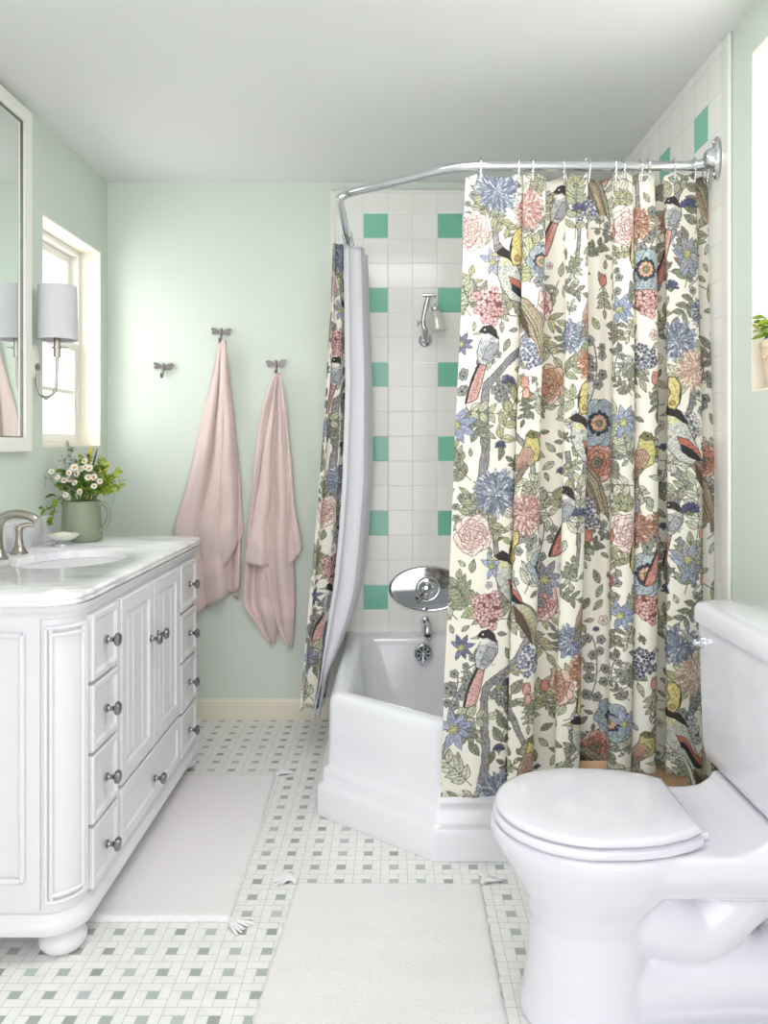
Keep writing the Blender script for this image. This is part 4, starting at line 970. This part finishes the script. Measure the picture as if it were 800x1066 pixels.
# ---------------------------------------------------------------- soap dish, jug, flowers
p = (-1.135, 2.715, .8502)
sd_ = tag(empty('soap_dish', p), 'small shallow cream soap dish on a round chrome foot beside the green jug', 'soap dish')
M().lathe([(.034, 0), (.036, .003), (.036, .008), (.030, .013), (.022, .016), (.019, .020)], (0, 0, 0), 'z', 28).build('foot', CHROME, sd_)
M().lathe([(.020, .018), (.036, .024), (.050, .034), (.053, .040), (.051, .041), (.040, .034), (.001, .030)], (0, 0, 0), 'z', 36).build('dish', CUPM, sd_)
s_ = M(); s_.ball((0, 0, .038), .026, 20, (1.1, .8, .42)); tag(s_.build('soap_bar', mat('pale_soap', (226, 232, 208), .45, var=.03)), 'pale green oval soap bar resting in the cream dish', 'soap').location = p
jx, jy = (85.2-CX)*2.86/F, 2.86; JZ = .8502
jug = tag(empty('jug', (jx, jy, JZ)), 'matte sage green ceramic jug holding cut flowers on the marble top', 'jug')
M().lathe([(.060, 0), (.067, .002), (.0705, .006), (.0705, .03), (.068, .07), (.065, .115), (.064, .140), (.0645, .143), (.0625, .145), (.060, .141), (.062, .10), (.066, .02), (.001, .012)], (0, 0, 0), 'z', 48).build('jug_body', JUG, jug, auto=60)
h = [(.062, -.01, .132), (.078, -.012, .136), (.096, -.014, .126), (.104, -.015, .100), (.098, -.015, .070), (.084, -.013, .050), (.068, -.01, .040)]
M().tube(h, [.009, .008, .0078, .0078, .0075, .0075, .008], 12, smooth=5).build('jug_handle', JUG, jug)
M().tube([(-.058, 0, .128), (-.072, 0, .140)], [.012, .006], 12).build('spout_lip', JUG, jug)
jc = Vector((jx, jy, JZ)); B = lambda x, y, dy=0: P(x, y, jy+dy)
rf = random.Random(5)
def inner(): a = rf.uniform(0, 6.28); q = rf.uniform(0, .04); return Vector((jx+q*math.cos(a), jy+q*math.sin(a), JZ+.05+rf.uniform(0, .02)))
def stem_pts(tip, out=.5):
    b = inner(); mid = Vector((b.x+(tip.x-b.x)*.35, b.y+(tip.y-b.y)*.35, JZ+.155)); 
    q = Vector((max(min(mid.x, jx+.05), jx-.05), max(min(mid.y, jy+.05), jy-.05), mid.z)); return [b, q, q+(tip-q)*.55+Vector((0, 0, .012)), tip]
def daisy_head(m1, m2, c, n_, r):
    """petals into m1, centre into m2"""
    zax = n_.normalized(); x = zax.orthogonal().normalized(); y = zax.cross(x)
    for k in range(11):
        a = 2*PI*k/11; d = x*math.cos(a)+y*math.sin(a); t = zax.cross(d)
        pts = [c+d*r*.3-t*r*.06, c+d*r*.7-t*r*.16+zax*r*.06, c+d*r*1.0-t*r*.08, c+d*r*1.0+t*r*.08, c+d*r*.7+t*r*.16+zax*r*.06, c+d*r*.3+t*r*.06]
        lo = [pts, [q+zax*r*.05 for q in pts]]; m1.loft(lo, True, True, True)
    m2.ball(c+zax*r*.1, r*.38, 8, (1, 1, .8))
def leaf3(m, b, d, L, w, droop=.2, roll=0):
    d = d.normalized(); up = Vector((0, 0, 1)); s = d.cross(up)
    s = s.normalized() if s.length > 1e-3 else Vector((1, 0, 0)); n_ = s.cross(d); s = (s*math.cos(roll)+n_*math.sin(roll)); n_ = s.cross(d)
    lo = []
    for i in range(7):
        t = i/6; c = b+d*L*t-Vector((0, 0, 1))*droop*L*t*t; ww = max(.0004, w*math.sin(PI*min(.98, t*.93+.05)))
        lo.append([c-s*ww, c+n_*ww*-.25, c+s*ww, c+n_*(-ww*.25+.0008)])
    m.loft(lo, True, True, True)
heads = [(67, 500), (73, 499), (78, 502.5), (92, 497), (97.5, 496.5), (89.5, 486.5), (77.5, 486.5), (84.5, 488), (93, 487.5), (98, 506), (68.5, 515), (53.5, 491), (83, 512), (88, 480), (72, 492), (104, 501), (60, 497), (80, 493)]
for x, y in heads:
    dy = rf.uniform(-.085, -.04); tip = B(x, y, dy); o = empty('chamomile_sprig', jc, 'white chamomile daisy with orange centre in the green jug', 'flower', 'chamomile daisies in the jug')
    m = M(); m.tube(stem_pts(tip), .0011, 6, smooth=5)
    for _ in range(5):
        b = tip+Vector((rf.uniform(-.012, .012), rf.uniform(-.01, .01), -rf.uniform(.01, .05))); leaf3(m, b, Vector((rf.uniform(-1, 1), rf.uniform(-1, .3), rf.uniform(.1, .8))), .016, .002)
    m.build('stem', STEM, o)
    m1, m2 = M(), M(); daisy_head(m1, m2, tip, Vector((rf.uniform(-.4, .4), -1, rf.uniform(.1, .7))), rf.uniform(.0115, .0150)); m1.build('petals', PETAL, o); m2.build('flower_centre', YOLK, o); settle(o)
def spike(name, tip, mt, label, cat, n, spread, L, group=None, r=.004):
    o = empty(name, jc, label, cat, group); sp_ = stem_pts(tip); m = M(); m.tube(sp_, .0014, 6, smooth=5)
    for _ in range(8): t = rf.uniform(.2, .6); leaf3(m, sp_[2]+(tip-sp_[2])*t, Vector((rf.uniform(-1, 1), rf.uniform(-1, .5), .6)), .03, .005)
    m.build('stem', STEM, o); m = M()
    d = (tip-sp_[2]).normalized()
    for k in range(n):
        t = k/n; c = tip-d*L*(1-t); q = spread*(1-t*.75); c = c+Vector((rf.uniform(-q, q), rf.uniform(-q, q), rf.uniform(-.003, .003))); m.ball(c, r*rf.uniform(.7, 1.2), 6)
    m.build('blooms', mt, o); settle(o)
spike('flower_spike', B(70, 459, -.01), GREYF, 'tall grey white flower spike rising highest from the jug', 'flower', 60, .016, .10, r=.0045)
spike('flower_spike', B(63, 470, -.02), GREYF, 'shorter grey white flower spike left of the tallest spike', 'flower', 40, .012, .07, r=.004)
spike('flower_spike', B(95, 466, .0), YEL, 'bright yellow flower spike at the top right of the bouquet', 'flower', 45, .009, .07, r=.0042)
spike('flower_spike', B(113, 481, -.01), YEL, 'yellow green flower spike leaning towards the jug handle', 'flower', 30, .010, .05, r=.004)
def leafy(label, tip, mt, n, L, w, cat='greenery', group=None, r=.0016, wild=1.0, name='leafy_sprig'):
    o = empty(name, jc, label, cat, group); q = stem_pts(tip) if not isinstance(tip, list) else tip; m = M(); m.tube(q, r, 6, smooth=6); m.build('stem', STEM, o); m = M()
    cp = catmull([tuple(a) for a in q], 8); st = len(cp)//2
    for k in range(n):
        i = st+int((len(cp)-st-1)*k/max(1, n-1)); b = Vector(cp[i]); leaf3(m, b, Vector((rf.uniform(-1, 1)*wild, rf.uniform(-1, .6)*wild, rf.uniform(-.4, .9))), L*rf.uniform(.7, 1.1), w*rf.uniform(.8, 1.1), .25, rf.uniform(-1, 1))
    m.build('leaves', mt, o); settle(o); return o
for x, y, dy, lab in ((108, 492, -.02, 'fresh green leafy sprig leaning right over the jug handle'), (120, 497, .0, 'outermost bright green sprig reaching right past the jug handle'), (118, 512, -.02, 'drooping bright green sprig hanging right of the jug'), (84, 476, -.03, 'upright green leafy sprig in the middle of the bouquet'), (100, 484, .02, 'green leafy sprig behind the yellow flower spike'), (63, 488, .01, 'green leafy sprig at the left of the bouquet'), (76, 478, .02, 'green leafy sprig behind the tall grey spike'), (106, 477, .02, 'tall yellow green sprig right of the yellow spike'), (124, 489, -.01, 'thin yellow green sprig highest at the far right of the bouquet'), (127, 505, .01, 'yellow green sprig curving down at the far right of the bouquet')):
    leafy(lab, B(x, y, dy), LEAFY if x > 100 else LEAF, 34 if x > 100 else 30, .023, .008)
for x, y, dy in ((74, 508, -.05), (92, 510, -.05), (84, 504, -.055), (100, 513, -.045), (68, 510, -.04), (88, 498, -.05), (70, 494, -.03), (78, 492, -.03), (100, 496, -.03), (64, 502, -.03), (94, 490, -.02), (108, 505, -.02), (82, 484, -.0), (60, 505, -.02), (112, 498, .0)):
    leafy('short filler of narrow green leaves just above the jug rim', B(x, y, dy), LEAFG if x % 4 else LEAF, 30, .027, .0052, group='filler greens above the jug rim', name='filler_greens')
leafy('trailing ivy sprig hanging over the left of the jug', [inner(), B(67, 521, -.02), B(60, 520, -.04), B(50, 530, -.05), B(40, 527, -.05)], LEAF, 10, .022, .0105, wild=.7, name='ivy_sprig')
leafy('short ivy sprig drooping lowest beside the jug', [inner(), B(66, 521, -.03), B(58, 526, -.05), B(55, 538, -.05), B(53, 547, -.05)], LEAF, 8, .020, .010, wild=.7, name='ivy_sprig')
def lance(label, pts, w):
    o = empty('lance_leaf', jc, label, 'greenery'); m = M(); n = len(catmull(pts, 6)); c = [Vector(q) for q in catmull([tuple(p) for p in pts], 6)]; lo = []
    for i, p in enumerate(c):
        t = i/(len(c)-1); ww = .0012 if t < .45 else max(.0006, w*math.sin(PI*(t-.45)/.56)+.001); lo.append([p+Vector((-.5, 0, .86))*-ww, p+Vector((0, -.001, 0)), p+Vector((-.5, 0, .86))*ww, p+Vector((0, .001, 0))])
    m.loft(lo, True, True, True); m.build('blade', LEAFD, o); settle(o)
lance('long dark blade leaf arching out to the left of the bouquet', [inner(), B(70, 520), B(60, 510), B(53, 498), B(48, 488), B(42, 482), B(34, 479)], .0062)
lance('short dark blade leaf low on the left of the bouquet', [inner(), B(68, 520, -.02), B(60, 517, -.03), B(54, 515, -.03), B(47, 518, -.03)], .004)
lance('dark upright blade leaf behind the yellow flower spike', [inner(), B(88, 515, .02), B(94, 495, .03), B(98, 480, .03), B(101.5, 467, .03)], .0042)
def wisp(label, pts, tips):
    o = empty('seed_head_sprig', jc, label, 'flower'); m = M(); m.tube(pts, .0007, 5, smooth=5)
    for q in tips: m.tube([pts[-2], q], .0005, 4)
    m.build('stem', STEM, o); m = M()
    for q in tips: m.ball(q, .0028, 6)
    m.build('seed_heads', GREYF, o); settle(o)
wisp('fine seed head sprig reaching left beside the backsplash', [inner(), B(68, 518, -.02), B(58, 505, -.02), B(48, 497, -.02), B(40, 496, -.02)], [B(36, 495, -.02), B(43, 500, -.02), B(47, 507, -.02), B(41, 504, -.02), B(44, 492, -.02)])
wisp('fine seed head sprig reaching far right of the bouquet', [inner(), B(92, 518), B(110, 505), B(124, 500), B(131, 500)], [B(134, 499), B(128, 508), B(122, 488), B(117, 524)])

# ---------------------------------------------------------------- wall mirror and sconce
MY0, MY1, MZ0, MZ1 = 2.14, 2.685, 1.175, 2.318
mir = tag(empty('wall_mirror', (XL, 2.41, 1.17)), 'tall white framed mirror on the wall above the sink', 'mirror')
g = .045; m = M()
for a in ((MY0, MY0+g, MZ0, MZ1), (MY1-g, MY1, MZ0, MZ1), (MY0+g, MY1-g, MZ0, MZ0+g), (MY0+g, MY1-g, MZ1-g, MZ1)): m.box(XL, XL+.028, *a)
m.build('mirror_frame', TRIMW, mir, smooth=False, bevel=.002)
M().box(XL+.001, XL+.014, MY0+g, MY1-g, MZ0+g, MZ1-g).build('mirror_glass', MIRR, mir, smooth=False)
m = M(); i_ = .004
for a in ((MY0+g, MY0+g+i_, MZ0+g, MZ1-g), (MY1-g-i_, MY1-g, MZ0+g, MZ1-g), (MY0+g+i_, MY1-g-i_, MZ0+g, MZ0+g+i_), (MY0+g+i_, MY1-g-i_, MZ1-g-i_, MZ1-g)): m.box(XL+.014, XL+.018, *a)
m.build('inner_bead', PEWTER, mir, smooth=False); settle(mir)
SYc = 2.752; sc = tag(empty('wall_sconce', (XL, SYc, 1.49)), 'brushed metal wall sconce with a curved arm and pale drum shade', 'wall lamp')
m = M(); lo = []
for r, h in ((1, 0), (1, .004), (.93, .009), (.6, .012), (.01, .013)): lo.append([(XL+h, SYc+.030*r*math.cos(2*PI*k/32), 1.486+.060*r*math.sin(2*PI*k/32)) for k in range(32)])
m.loft(lo, True, False, True); m.build('backplate', TRIMW, sc)
cxs = (60-CX)*SYc/F; Q = lambda x, y: (( x-CX)*SYc/F, SYc, CZ-(y-CY)*SYc/F)
m = M(); m.lathe([(.013, 0), (.012, .010), (.007, .014)], (XL+.010, SYc, Q(0, 382)[2]), 'x', 16)
m.tube([(XL+.015, SYc, Q(0, 382)[2]), Q(33.5, 381.5), Q(37.5, 384.5), Q(38.5, 396), Q(39.5, 404), Q(43, 411.5), Q(48, 413.5), Q(54, 411), Q(58, 404), Q(59, 392), Q(59.5, 372)], .0052, 12, smooth=5)
m.ball(Q(48, 414.5), .0075, 12); m.build('arm', NICKEL, sc)
m = M(); m.tube([Q(59.5, 372), Q(59.5, 352)], .0115, 20); m.tube([Q(59.5, 363), Q(59.5, 361)], .016, 20); m.tube([Q(47, 361.5), Q(71, 361.5)], .0012, 8); m.build('candle_cup', NICKEL, sc)
m = M(); m.keep = True; n = 56; lo = []
for r, z in ((.0665, Q(0, 353.5)[2]), (.0675, Q(0, 354)[2]), (.0635, Q(0, 298)[2]), (.0625, Q(0, 298)[2]), (.0655, Q(0, 353)[2])): lo.append([(cxs+r*math.cos(2*PI*k/n), SYc+r*math.sin(2*PI*k/n), z) for k in range(n)])
m.loft(lo+[lo[0]], True); m.build('lamp_shade', SHADE, sc, auto=50)
m = M(); m.tube([(cxs-.062, SYc, 1.60), (cxs+.062, SYc, 1.60)], .0015, 6); m.tube([(cxs, SYc-.062, 1.60), (cxs, SYc+.062, 1.60)], .0015, 6); m.tube([Q(59.5, 353), (cxs, SYc, 1.64)], .009, 12); m.build('shade_spider', NICKEL, sc); settle(sc)

# ---------------------------------------------------------------- bath mats
def bath_mat(label, cs, seed):
    """cs: four floor corners (x, y), near left first, counter-clockwise"""
    rr_ = random.Random(seed); o = empty('bath_mat', (sum(c[0] for c in cs)/4, sum(c[1] for c in cs)/4, 0), label, 'bath mat')
    nu, nv = 90, 130; m = M(); m.keep = True
    def pt(u, v):
        a = [cs[0][k]*(1-u)*(1-v)+cs[1][k]*u*(1-v)+cs[2][k]*u*v+cs[3][k]*(1-u)*v for k in (0, 1)]
        return a
    fr = [math.sin(k*.9+seed)*.0025+rr_.uniform(-.0015, .0015) for k in range(300)]
    top_, bot = [], []
    for j in range(nv+1):
        for i in range(nu+1):
            u, v = i/nu, j/nv; x, y = pt(u, v)
            if i in (0, nu): x += fr[j]*(1 if i else -1)
            if j in (0, nv): y += fr[i+100]
            e = min(u, 1-u)*.5; e = min(e, min(v, 1-v)*.85); hh = .0095*(1-math.exp(-e/.004))+.0008
            hh += .0011*math.sin(2*PI*v*68)*(1 if e > .01 else .3)+rr_.uniform(-.0005, .0005)+.0015*math.sin(u*7+seed)*math.sin(v*9)
            top_.append((x, y, max(.001, hh)))
    q = nu+1; m.v = top_[:]
    for j in range(nv):
        for i in range(nu): m.f.append((j*q+i, j*q+i+1, (j+1)*q+i+1, (j+1)*q+i))
    rim = [i for i in range(q)]+[j*q+nu for j in range(1, nv+1)]+[nv*q+i for i in range(nu-1, -1, -1)]+[j*q for j in range(nv-1, 0, -1)]
    b = len(m.v); m.v += [(m.v[i][0], m.v[i][1], .0003) for i in rim]; n = len(rim)
    for k in range(n): m.f.append((rim[k], b+k, b+(k+1) % n, rim[(k+1) % n]))
    m.mi = [0]*len(m.f); m.build('woven_pile', MATW, o, auto=180)
    for c, (dx, dy) in zip(cs, ((-1, -1), (1, -1), (1, 1), (-1, 1))):
        t = M(); t.ball((c[0]+dx*.004, c[1]+dy*.004, .007), .0075, 8)
        for k in range(26):
            a = math.atan2(dy, dx)+rr_.uniform(-.8, .8); L = rr_.uniform(.035, .062); x, y = c[0]+dx*.004, c[1]+dy*.004
            t.tube([(x, y, .008), (x+L*.5*math.cos(a), y+L*.5*math.sin(a), .011), (x+L*math.cos(a+.3), y+L*math.sin(a+.3), .003)], .0030, 5, smooth=3)
        t.build('tassel', MATW, o)
    settle(o)
bath_mat('white cotton bath mat lying along the foot of the vanity', [(-.905, 1.985), (-.412, 1.985), (-.428, 2.862), (-.925, 2.862)], 1)
bath_mat('white cotton bath mat in the middle of the floor, in front of the tub', [(-.312, 1.30), (.232, 1.30), (.236, 2.150), (-.268, 2.155)], 4)

# ---------------------------------------------------------------- toilet
toi = tag(empty('toilet', (.5, 1.68, 0)), 'white two piece toilet with closed lid standing in front of the tub', 'toilet')
TY = 1.678
def egg(x0, x1, hw, z, n=48, flat=.0, py=2.0, sq=2.3):
    """rounded front at x0, squarer back at x1"""
    cx_ = x0+(x1-x0)*.50; out = []
    for k in range(n):
        a = 2*PI*k/n; c, s = math.cos(a), math.sin(a); e = 2.0 if c < 0 else sq
        X = math.copysign(abs(c)**(2/e), c); Y = math.copysign(abs(s)**(2/(2.0 if c < 0 else sq)), s)
        out.append((cx_+X*(x1-cx_) if c > 0 else cx_+X*(cx_-x0), TY+Y*hw, z))
    return out
m = M()   # bowl, rim and column
m.loft([egg(.264, .540, .118, .0), egg(.264, .538, .117, .02), egg(.272, .532, .108, .05), egg(.282, .528, .102, .12), egg(.288, .528, .102, .20), egg(.278, .540, .118, .25), egg(.250, .585, .145, .30), egg(.222, .62, .168, .345), egg(.205, .64, .182, .375), egg(.203, .64, .184, .395), egg(.206, .638, .181, .402)], True, True, True)
# deck under the tank
def rr_loop(x0, x1, hw, z, r=.03):
    return [(x, y, z) for x, y in rounded([(x0, TY-hw), (x1, TY-hw), (x1, TY+hw), (x0, TY+hw)], r, 6)]
m.loft([rr_loop(.50, .90, .07, .27), rr_loop(.48, .905, .12, .30), rr_loop(.47, .91, .150, .335), rr_loop(.47, .915, .165, .36), rr_loop(.48, .915, .168, .385), rr_loop(.50, .915, .165, .402)], True, True, True)
# raised saddle carrying the tank
m.loft([[(x, TY+s_*w_, z) for x, z in ((.60, .37), (.63, .400), (.66, .402), (.70, .412), (.725, .428), (.735, .445), (.915, .445), (.915, .37))] for s_, w_ in ((-1, .155), (1, .155))], True, True, True)
# trapway
m.tube([(.46, TY, .24), (.56, TY, .20), (.64, TY, .185), (.72, TY, .25), (.78, TY, .29), (.83, TY, .25), (.86, TY, .14), (.86, TY, .04)], [.085, .085, .075, .072, .070, .070, .070, .078], 24, smooth=6)
m.tube([(.50, TY, .07), (.60, TY, .075), (.72, TY, .09), (.86, TY, .08)], [.085, .075, .075, .085], 24, smooth=5)
m.loft([rr_loop(.44, .91, .115, .0, .06), rr_loop(.44, .91, .113, .022, .06), rr_loop(.45, .905, .100, .034, .06)], True, True, True)
bw = m.build('bowl', PORC, toi, auto=180)
q = bw.modifiers.new('fuse', 'REMESH'); q.mode = 'VOXEL'; q.voxel_size = .006; q.use_smooth_shade = True
q = bw.modifiers.new('relax', 'SMOOTH'); q.factor = .6; q.iterations = 9
def slab(name, loops): M().loft(loops, True, True, True).build(name, PORC, toi, auto=50)
def lid_loop(o, z, cut=0):
    """lid outline: round front, straight slanted shoulders to a narrower back"""
    out = []; x0, x1, hw = .214, .606, .177
    for k in range(60):
        a = PI/2+PI*k/59; out.append((.405+(.405-x0-o)*math.cos(a), TY+(hw-o)*math.sin(a), z))
    back = [(.47, -.174), (.52, -.163), (.57, -.142), (.600, -.125), (.606, -.118), (.606, -.06), (.606, .06), (.606, .118), (.600, .125), (.57, .142), (.52, .163), (.47, .174)]
    for x, y in back: out.append((x-(o if x > .57 else 0), TY+y-math.copysign(o, y)*(1 if abs(y) > .07 else 0), z))
    return out
def seat_loop(o, z):
    return [(x-.004 if x < .5 else x+.004, TY+(y-TY)*1.025, zz) for x, y, zz in lid_loop(o, z)]
slab('seat', [seat_loop(.010, .4035), seat_loop(.002, .406), seat_loop(-.001, .412), seat_loop(.001, .420), seat_loop(.008, .4235)])
slab('lid', [lid_loop(.008, .4255), lid_loop(.002, .428), lid_loop(.0, .434), lid_loop(.003, .4395), lid_loop(.012, .4425), [(.41+(x-.41)*.75, TY+(y-TY)*.75, .4452) for x, y, z in lid_loop(.012, 0)], [(.41+(x-.41)*.35, TY+(y-TY)*.35, .4465) for x, y, z in lid_loop(.012, 0)]])
for s_ in (-1, 1): M().box(.604, .630, TY+s_*.075-.020, TY+s_*.075+.020, .402, .417).build('hinge', PORC, toi, bevel=.005, smooth=False)
def tank_loop(x0, hw, z, r=.04, x1=.928):
    """front bows gently"""
    out = []
    for x, y in rounded([(x0, TY-hw), (x1, TY-hw), (x1, TY+hw), (x0, TY+hw)], [r, .012, .012, r], 8):
        out.append((x, y, z))
    # add bow by refining the front edge
    k = out.index(min(out, key=lambda p: (round(p[0], 4), p[1])))
    return out
TL = [tank_loop(.770, .165, .446), tank_loop(.742, .188, .451), tank_loop(.726, .202, .468), tank_loop(.720, .207, .50), tank_loop(.718, .210, .60), tank_loop(.714, .215, .776)]
slab('tank', TL)
slab('tank_lid', [tank_loop(.714, .215, .777), tank_loop(.707, .222, .780), tank_loop(.706, .223, .79), tank_loop(.707, .222, .812), tank_loop(.712, .217, .822), tank_loop(.725, .205, .826)])
m = M(); m.lathe([(.014, 0), (.014, -.006), (.009, -.010), (.008, -.02)], (.716, TY+.165, .735), 'x', 18)
m.tube([(.700, TY+.165, .735), (.697, TY+.180, .736), (.694, TY+.205, .738), (.692, TY+.222, .740)], [.008, .0075, .008, .010], 12, smooth=4); m.ball((.692, TY+.224, .740), .0105, 12); m.build('flush_lever', CHROME, toi)
m = M()
for s_ in (-1, 1): m.ball((.50, TY+s_*.118, .022), .014, 12)
m.build('bolt_cap', PORC, toi); settle(toi)

# ---------------------------------------------------------------- pot plant on the right sill
px_, py_, pz_ = XR+.052, 2.02, 1.3402
pp_ = tag(empty('potted_plant', (px_, py_, pz_)), 'small leafy plant in a cream embossed pot on the bright window sill', 'potted plant')
M().lathe([(.040, 0), (.042, .003), (.044, .02), (.050, .07), (.054, .100), (.057, .102), (.057, .118), (.054, .120), (.050, .112), (.001, .105)], (0, 0, 0), 'z', 36).build('pot', POT, pp_)
m = M()
for k in range(10): a = 2*PI*k/10; m.tube([(.053*math.cos(a), .053*math.sin(a), .085), (.056*math.cos(a+.16), .056*math.sin(a+.16), .074), (.052*math.cos(a+.31), .052*math.sin(a+.31), .085)], .002, 6, smooth=3)
m.build('pot_relief', POT, pp_); M().lathe([(.049, .106), (.03, .112), (.001, .113)], (0, 0, 0), 'z', 20).build('soil', SOIL, pp_)
rp_ = random.Random(3)
for k in range(9):
    a = rp_.uniform(0, 6.28) if k > 3 else PI+rp_.uniform(-.7, .7); d = Vector((math.cos(a), math.sin(a), 0)); L = rp_.uniform(.04, .07); tip = d*L+Vector((0, 0, .11+rp_.uniform(.02, .075)))
    m = M(); m.tube([(0, 0, .11), d*L*.4+Vector((0, 0, .11+.03)), tip], .0016, 6, smooth=4); st = m.build('stem', STEM, pp_); m = M()
    for j in range(7): b = d*L*(.4+.1*j)+Vector((0, 0, .14+(tip.z-.14)*j/6)); leaf3(m, b, Vector((d.x+rp_.uniform(-1, 1), d.y+rp_.uniform(-1, 1), rp_.uniform(-.3, .6))), rp_.uniform(.022, .034), .007, .3, rp_.uniform(-1, 1))
    m.build('leaves', LEAF if k % 2 else LEAFY, st)
for k, (dx, dz) in enumerate(((-.01, .19), (.012, .175))):
    m = M(); m1, m2 = M(), M(); daisy_head(m1, m2, Vector((dx, -.01, dz)), Vector((-.5, -1, .3)), .016); m.tube([(0, 0, .11), (dx, -.008, dz)], .0013, 6); st = m.build('flower_stem', STEM, pp_); m1.build('petals', BLUEF, st); m2.build('flower_centre', YOLK, st)
